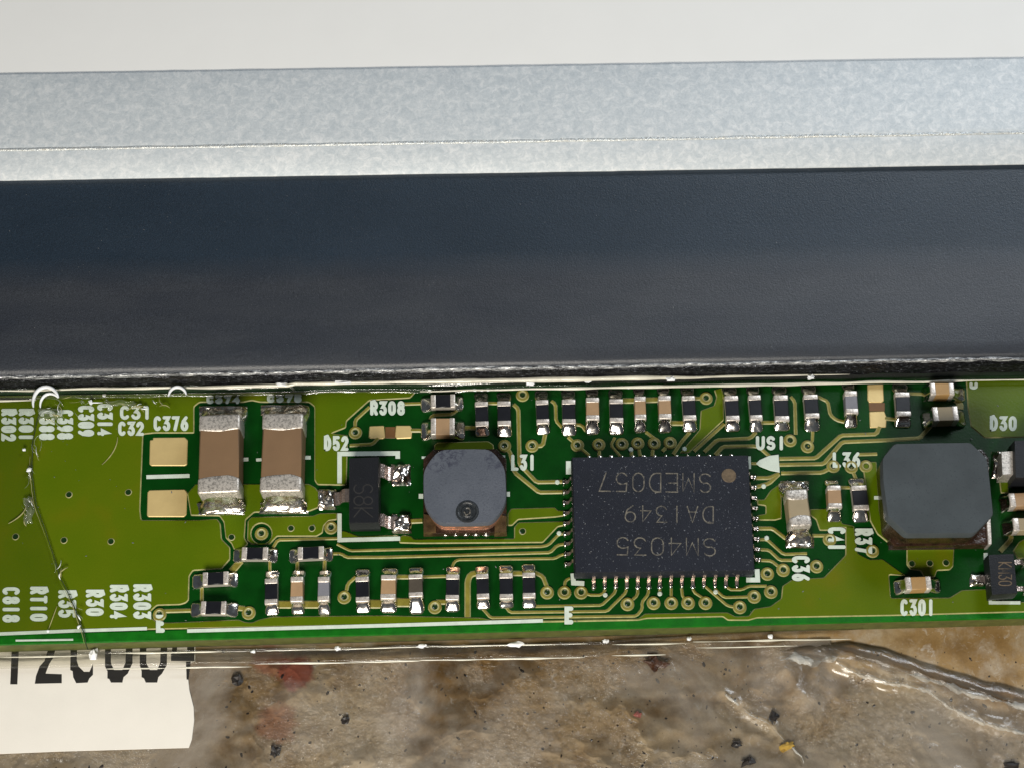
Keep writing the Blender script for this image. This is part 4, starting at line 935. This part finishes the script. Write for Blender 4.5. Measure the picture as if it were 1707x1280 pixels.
ridge([P(x, ly(x, 648, 619) + 1.2 * noise.noise(Vector((x * .01, 0, 0))), 0.215) for x in range(585, 1180, 12)], 0.052)
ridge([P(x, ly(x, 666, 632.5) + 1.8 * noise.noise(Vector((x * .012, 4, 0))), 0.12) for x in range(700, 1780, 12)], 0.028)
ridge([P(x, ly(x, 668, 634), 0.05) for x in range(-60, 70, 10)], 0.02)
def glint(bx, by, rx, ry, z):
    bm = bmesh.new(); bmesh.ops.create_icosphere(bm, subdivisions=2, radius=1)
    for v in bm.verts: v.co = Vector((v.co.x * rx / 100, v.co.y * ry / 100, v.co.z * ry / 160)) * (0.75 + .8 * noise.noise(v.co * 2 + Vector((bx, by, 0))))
    o = bmobj('film_glint', bm, M['film_white'], lip, loc=P(bx, by, z)); o.matrix_parent_inverse = linv  # solid white lump painted in place of a blown highlight
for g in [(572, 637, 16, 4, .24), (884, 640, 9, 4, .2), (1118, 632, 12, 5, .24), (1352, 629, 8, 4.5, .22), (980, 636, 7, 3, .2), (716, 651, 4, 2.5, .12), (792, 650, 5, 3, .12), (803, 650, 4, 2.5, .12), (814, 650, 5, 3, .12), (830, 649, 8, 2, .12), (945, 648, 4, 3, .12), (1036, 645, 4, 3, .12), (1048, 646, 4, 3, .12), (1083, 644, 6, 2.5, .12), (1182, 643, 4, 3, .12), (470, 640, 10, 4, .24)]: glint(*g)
o = tube(arc_px(296, 662, 15, 17, 175, 15, 14, 0.26), 0.030, 'film_curl', M['film_white'], lip); o.matrix_parent_inverse = linv
o = tube([P(462, 636, .22), P(474, 640, .2), P(484, 643, .15), P(490, 650, .08)], 0.03, 'film_curl', M['film_crinkle'], lip); o.matrix_parent_inverse = linv

# folded clear film along the lower board edge
low = tag(empty('folded_film', P(700, 1085, -0.3)), 'clear film folded along the lower board edge, glinting in thin lines', 'film')
winv = Matrix.Translation(-low.location)
ZF = -0.40
def wf(u, v):
    x = -120 + u * 1560; y = ly(x, 1072, 1037) + v * (42 - 36 * max(0, (x - 1000) / 440) ** .8)
    bumps = 0.05 * math.exp(-((v - .42) / .05) ** 2) + 0.04 * math.exp(-((v - .92) / .04) ** 2)
    return P(x, y + 1.5 * noise.noise(Vector((x * .008, 3, 0))), ZF + bumps + .015 * noise.noise(Vector((x * .02, v * 5, 1))))
o = sheet('film_flap', wf, 220, 40, M['film_fold'], low); o.matrix_parent_inverse = winv
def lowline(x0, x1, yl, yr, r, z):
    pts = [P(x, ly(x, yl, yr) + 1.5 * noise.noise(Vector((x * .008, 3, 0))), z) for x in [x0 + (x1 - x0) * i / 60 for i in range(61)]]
    o = tube(pts, r, 'ridge_highlight', M['ridge_highlight'], low, vary=.7); o.matrix_parent_inverse = winv  # thin highlight lines laid on as pale tubes
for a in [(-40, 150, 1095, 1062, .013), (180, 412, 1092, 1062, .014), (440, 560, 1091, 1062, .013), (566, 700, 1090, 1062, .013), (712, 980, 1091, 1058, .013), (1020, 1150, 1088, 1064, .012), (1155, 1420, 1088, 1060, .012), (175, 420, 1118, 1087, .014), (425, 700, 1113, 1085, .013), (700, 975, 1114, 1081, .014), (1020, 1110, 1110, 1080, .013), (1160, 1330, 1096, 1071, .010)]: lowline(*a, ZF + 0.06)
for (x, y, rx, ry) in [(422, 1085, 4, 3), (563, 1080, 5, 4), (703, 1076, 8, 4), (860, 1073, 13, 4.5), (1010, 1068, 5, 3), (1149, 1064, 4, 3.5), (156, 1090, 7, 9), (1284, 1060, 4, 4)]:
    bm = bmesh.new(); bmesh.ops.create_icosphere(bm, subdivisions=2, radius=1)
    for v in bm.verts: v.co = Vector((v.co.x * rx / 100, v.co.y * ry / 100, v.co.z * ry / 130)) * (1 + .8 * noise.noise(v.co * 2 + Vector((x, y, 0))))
    o = bmobj('film_glint', bm, M['film_white'], low, loc=P(x, y, ZF + .08)); o.matrix_parent_inverse = winv  # lower-edge glints, likewise white lumps in place of highlights

# crumpled plastic sheet on the tabletop
def seg_d(px, py, pl):
    best = 1e9; bt = 0
    for k, (a, b) in enumerate(zip(pl, pl[1:])):
        ax, ay, bx, by = a[0], a[1], b[0], b[1]; dx, dy = bx - ax, by - ay
        t_ = max(0, min(1, ((px - ax) * dx + (py - ay) * dy) / (dx * dx + dy * dy))); d = math.hypot(px - ax - t_ * dx, py - ay - t_ * dy)
        if d < best: best, bt = d, (k + t_) / (len(pl) - 1)
    return best, bt
FOLDS = [([(1275, 1062), (1305, 1110), (1335, 1160), (1352, 1195)], 16, .10), ([(1362, 1090), (1358, 1140), (1353, 1195)], 14, .07), ([(1400, 1095), (1470, 1112), (1540, 1136), (1620, 1158), (1760, 1190)], 16, .14), ([(1395, 1105), (1490, 1140), (1550, 1150), (1590, 1180), (1650, 1208), (1760, 1232)], 14, .10), ([(1208, 1155), (1240, 1180), (1290, 1215), (1340, 1280)], 10, .05)]
def bagf(u, v):
    x = -140 + u * 1990; top_ = 1092 - 0.02 * x
    if x > 1385: top_ = max(top_, 1078 + (x - 1385) * 0.31)
    y = top_ + v * (1420 - top_)
    z = ZT + 0.035 + 0.028 * noise.noise(Vector((x * .012, y * .014, 0))) + 0.012 * noise.noise(Vector((x * .04, y * .05, 2)))
    for pl, wd, am in FOLDS:
        d, t_ = seg_d(x, y, pl)
        if d < wd * 3: z += am * math.exp(-(d / wd) ** 2) * (0.35 + 0.65 * math.sin(math.pi * min(1, .12 + t_)) ** .5) * (1 + .3 * noise.noise(Vector((x * .05, y * .05, 7))))
    lo = min(1, max(0, (y - 1150) / 90))
    for f_, a_ in ((.007, .022), (.017, .009)):
        z += lo * a_ * (1 - 2.6 * abs(noise.noise(Vector((x * f_ + 3, y * f_ * 1.5, f_ * 100))))) * (0.5 + noise.noise(Vector((x * .006, y * .008, 9))))
    fl_ = min(1, max(0, (x - 335) / 70)); z = ZT + 0.006 + max(0.003, z - ZT - 0.006) * fl_ ** .7      # pressed flat under the label
    return P(x, y, z)
bag_ = sheet('plastic_sheet', bagf, 460, 130, M['bag'])
def crease(pts, r, m, nm='crease'):
    q = []
    for (a, b) in zip(pts, pts[1:]):
        n_ = max(2, int(math.hypot(b[0] - a[0], b[1] - a[1]) / 3))
        q += [(a[0] + (b[0] - a[0]) * k / n_, a[1] + (b[1] - a[1]) * k / n_) for k in range(n_)]
    V, F = [], []
    for i_, (x, y) in enumerate(q):
        e = min(i_, len(q) - 1 - i_) / len(q)
        rl = nm == 'fold_shade'; ks = .25 if rl else 1
        wd = r * max(0.5 if rl else 0.06, (0.8 if r > 4.5 else 0.42) + (0.5 if rl else 1.25) * noise.noise(Vector((x * .05 * ks, y * .05 * ks, r))) + (0 if rl else .5) * noise.noise(Vector((x * .17, y * .17, r)))) * min(1, 6 * e + .1)
        y2 = y + 3.5 * noise.noise(Vector((x * .03, r, 2)))
        for k in (-1, -.45, 0, .45, 1):
            V.append(P(x + .4 * k * wd, y2 + k * wd, ZT + .05 + .05 * (1 - k * k) * wd / r + (.02 if rl else .05) * noise.noise(Vector((x * (.03 if rl else .12), k * 2, 5)))))
    for i_ in range(len(q) - 1):
        for k in range(4): F.append((i_ * 5 + k, i_ * 5 + k + 1, i_ * 5 + 6 + k, i_ * 5 + 5 + k))
    obj(nm, V, F, m, bag_, smooth=True)
M['crease'] = clear('glint_hazed_crease', (0.95, 0.95, 0.95), 0.22, 0.40, 1.0, 14, 1.0, 0.8)  # white haze paints the sparkling streaks along the creases
crease([(1300, 1084), (1420, 1082), (1480, 1098), (1560, 1124), (1640, 1148), (1780, 1182)], 15, M['bag_shade'], 'fold_shade')  # tinted strip added where the fold's edge casts shade
crease([(1515, 1122), (1560, 1136), (1620, 1155), (1700, 1176), (1780, 1196)], 7, M['crease']); crease([(1385, 1100), (1440, 1128), (1500, 1140), (1550, 1152), (1580, 1178), (1640, 1205), (1707, 1222), (1780, 1240)], 5, M['crease'])
crease([(1208, 1157), (1236, 1176)], 5, M['crease']); crease([(1238, 1182), (1280, 1205), (1312, 1236)], 3.5, M['crease']); crease([(1300, 1100), (1330, 1096), (1360, 1104), (1400, 1094)], 9, M['crease']); crease([(1318, 1244), (1338, 1262), (1340, 1275)], 5, M['crease'])
tag(bag_, 'crumpled clear plastic sheet lying on the stained tabletop below the board', 'plastic sheet')

# ------------------------------------------------------------------ paper label
ZL = ZT + 0.026
lab_px = [(-140, 1262), (100, 1252), (315, 1246), (320, 1232), (324, 1200), (323, 1178), (316, 1150), (314, 1132), (314, 1106), (326, 1102), (326, 1040), (-140, 1040)]
label_ = plate('paper_label', lab_px, (), ZT + 0.016, 0.010, 0.3, [M['paper']] * 2, parent=panel, rnd=1.0)
label_.parent = None
tag(label_, 'white paper label with large black digits, tucked under lower left of board', 'label')
def digits():
    zz = ZL + 0.001
    def poly(pl): return pl
    D = {1: [[(20, 1070), (32, 1070), (29, 1140), (17, 1140)]],
         2: [[(84, 1070), (96, 1070), (88, 1097), (82, 1106), (76, 1122), (103, 1123), (103, 1138), (58, 1139), (60, 1126), (66, 1110), (74, 1101)]],
         3: [[(118, 1070), (129, 1070), (128, 1100), (131, 1110), (140, 1119), (149, 1119), (155, 1106), (155, 1124), (149, 1130), (146, 1137), (127, 1138), (122, 1128), (121, 1118), (117, 1116)]],
         4: [[(175, 1070), (185, 1070), (185, 1104), (190, 1116), (204, 1116), (209, 1104), (210, 1070), (221, 1070), (221, 1104), (213, 1122), (206, 1128), (204, 1137), (185, 1137), (182, 1131), (179, 1130), (179, 1118), (175, 1110)]],
         5: [[(233, 1070), (244, 1070), (244, 1105), (250, 1116), (262, 1116), (267, 1104), (268, 1070), (279, 1070), (278, 1108), (270, 1122), (264, 1128), (262, 1137), (243, 1137), (240, 1130), (236, 1128), (236, 1118), (233, 1108)]],
         6: [[(288, 1070), (297, 1070), (294, 1087), (286, 1090)], [(285, 1089), (324, 1088), (324, 1101), (285, 1101)], [(312, 1064), (324, 1064), (324, 1087), (312, 1087)], [(310, 1102), (318, 1102), (314, 1132), (311, 1132)]]}
    for k, pls in D.items():
        for pl in pls:
            V = [P(x, y, zz) for x, y in pl]
            tess = tessellate_polygon([[Vector((p.x, p.y, 0)) for p in V]])
            F = []
            for a, b, c in tess:
                s = (V[b].x - V[a].x) * (V[c].y - V[a].y) - (V[b].y - V[a].y) * (V[c].x - V[a].x)
                F.append((a, b, c) if s > 0 else (a, c, b))
            o = obj('printed_digit', V, F, M['ink'], label_); 
digits()

# ------------------------------------------------------------------ dirt on the tabletop
def crumb(name, label, x, y, rx, ry, m, cat, group=None, z=0.05, sub_=2, k=.55, rot=0):
    bm = bmesh.new(); bmesh.ops.create_icosphere(bm, subdivisions=sub_, radius=1)
    sd = Vector((x * .1, y * .1, 3))
    for v in bm.verts:
        f = .82 + 1.5 * k * noise.noise(v.co * 1.9 + sd) + .5 * noise.noise(v.co * 4 + sd)
        v.co = Vector((v.co.x * rx / 100, v.co.y * ry / 100, v.co.z * min(rx, ry) / 200)) * f
    o = bmobj(name, bm, m, None, smooth=False, loc=P(x, y, ZT + z), rotz=rot)
    return tag(o, label, cat, group)
crumb('grit_crumb', 'black grit crumb right of the paper label', 396, 1133, 10, 9, M['crumb'], 'crumb')
crumb('grit_crumb', 'curled black crumb below the small red stain', 575, 1200, 8, 7, M['crumb'], 'crumb')
crumb('grit_crumb', 'small black crumb at the bottom edge, left of centre', 458, 1252, 8, 9, M['crumb'], 'crumb')
crumb('resin_lump', 'dark brown resin lump under the glinting film below the large chip', 1092, 1104, 20, 14, M['crumb_brown'], 'lump', k=.9, rot=-.6)
crumb('paint_flake', 'dull red flake on the tabletop below the resin lump', 1063, 1191, 7.5, 5, M['crumb_red'], 'flake')
crumb('paint_flake', 'dull yellow flake near the bottom edge right of centre', 1312, 1243, 15, 7, M['crumb_yellow'], 'flake', rot=.4)
crumb('grit_crumb', 'black crumb left of the long plastic fold', 1290, 1195, 9, 10, M['crumb'], 'crumb')
crumb('grit_crumb', 'black crumb at the bottom edge below the yellow flake', 1246, 1268, 12, 8, M['crumb'], 'crumb')
crumb('grit_crumb', 'black crumb in the lower right corner', 1686, 1276, 16, 8, M['crumb'], 'crumb')
crumb('grit_crumb', 'dark crumb left of the yellow flake', 1228, 1240, 9, 7, M['crumb'], 'crumb')
V, F = [], []
rs = random.Random(5)
for _ in range(620):
    x, y = rs.uniform(-60, 1760), 1085 + 240 * rs.random() ** 1.15
    if x < 340 and y < 1275: continue
    r_ = rs.choice([.006, .008, .010, .013, .022]) * rs.uniform(.7, 1.2); p = P(x, y, ZT); b = len(V); a0 = rs.uniform(0, 6.3); el = rs.uniform(1, 2.2)
    for k in range(6):
        a = k * math.pi / 3; q = Vector((math.cos(a) * r_ * el * rs.uniform(.6, 1.2), math.sin(a) * r_ * rs.uniform(.6, 1.2)))
        V.append((p.x + q.x * math.cos(a0) - q.y * math.sin(a0), p.y + q.x * math.sin(a0) + q.y * math.cos(a0), ZT + .003))
    V.append((p.x, p.y, ZT + .003 + r_ * .9))
    for k in range(6): F.append((b + k, b + (k + 1) % 6, b + 6))
tag(obj('dirt_specks', V, F, M['crumb']), 'fine black dirt specks scattered over the tabletop', 'dirt', kind='stuff')

M['lint'] = mat('pale_lint', (0.17, 0.175, 0.18), 0.9)
V, F = [], []
def fleck(p, r_):
    b = len(V); a0 = rs.uniform(0, 6.3); el = rs.uniform(1, 2.6)
    for k in range(5):
        a = k * 1.2566; q = Vector((math.cos(a) * r_ * el, math.sin(a) * r_ * rs.uniform(.5, 1.2)))
        V.append((p.x + q.x * math.cos(a0) - q.y * math.sin(a0), p.y + q.x * math.sin(a0) + q.y * math.cos(a0), p.z))
    V.append((p.x, p.y, p.z + r_ * .6))
    for k in range(5): F.append((b + k, b + (k + 1) % 5, b + 5))
for _ in range(170):
    x, y = rs.uniform(0, 1707), rs.uniform(315, 585); yl_ = y + .0155 * x      # left-edge equivalent row, to find the tape height there
    z_ = .72 + (yl_ - 330) / 110 * (.57 - .72) if yl_ < 440 else .57 + (yl_ - 440) / 160 * (.50 - .57)
    fleck(P(x, y, z_ + .012), rs.choice([.003, .004, .004, .006]))
for _ in range(120):
    x, y = rs.uniform(0, 1707), rs.uniform(665, 1035); fleck(P(x, y, HC + .004), rs.choice([.004, .005, .006, .010]))
for _ in range(70):
    x, y = rs.uniform(965, 1250), rs.uniform(765, 945); fleck(P(x, y, HI + .002), rs.choice([.004, .006, .008]))
tag(obj('lint_specks', V, F, M['lint']), 'tiny pale dust specks over the black tape and the board', 'dust', kind='stuff')
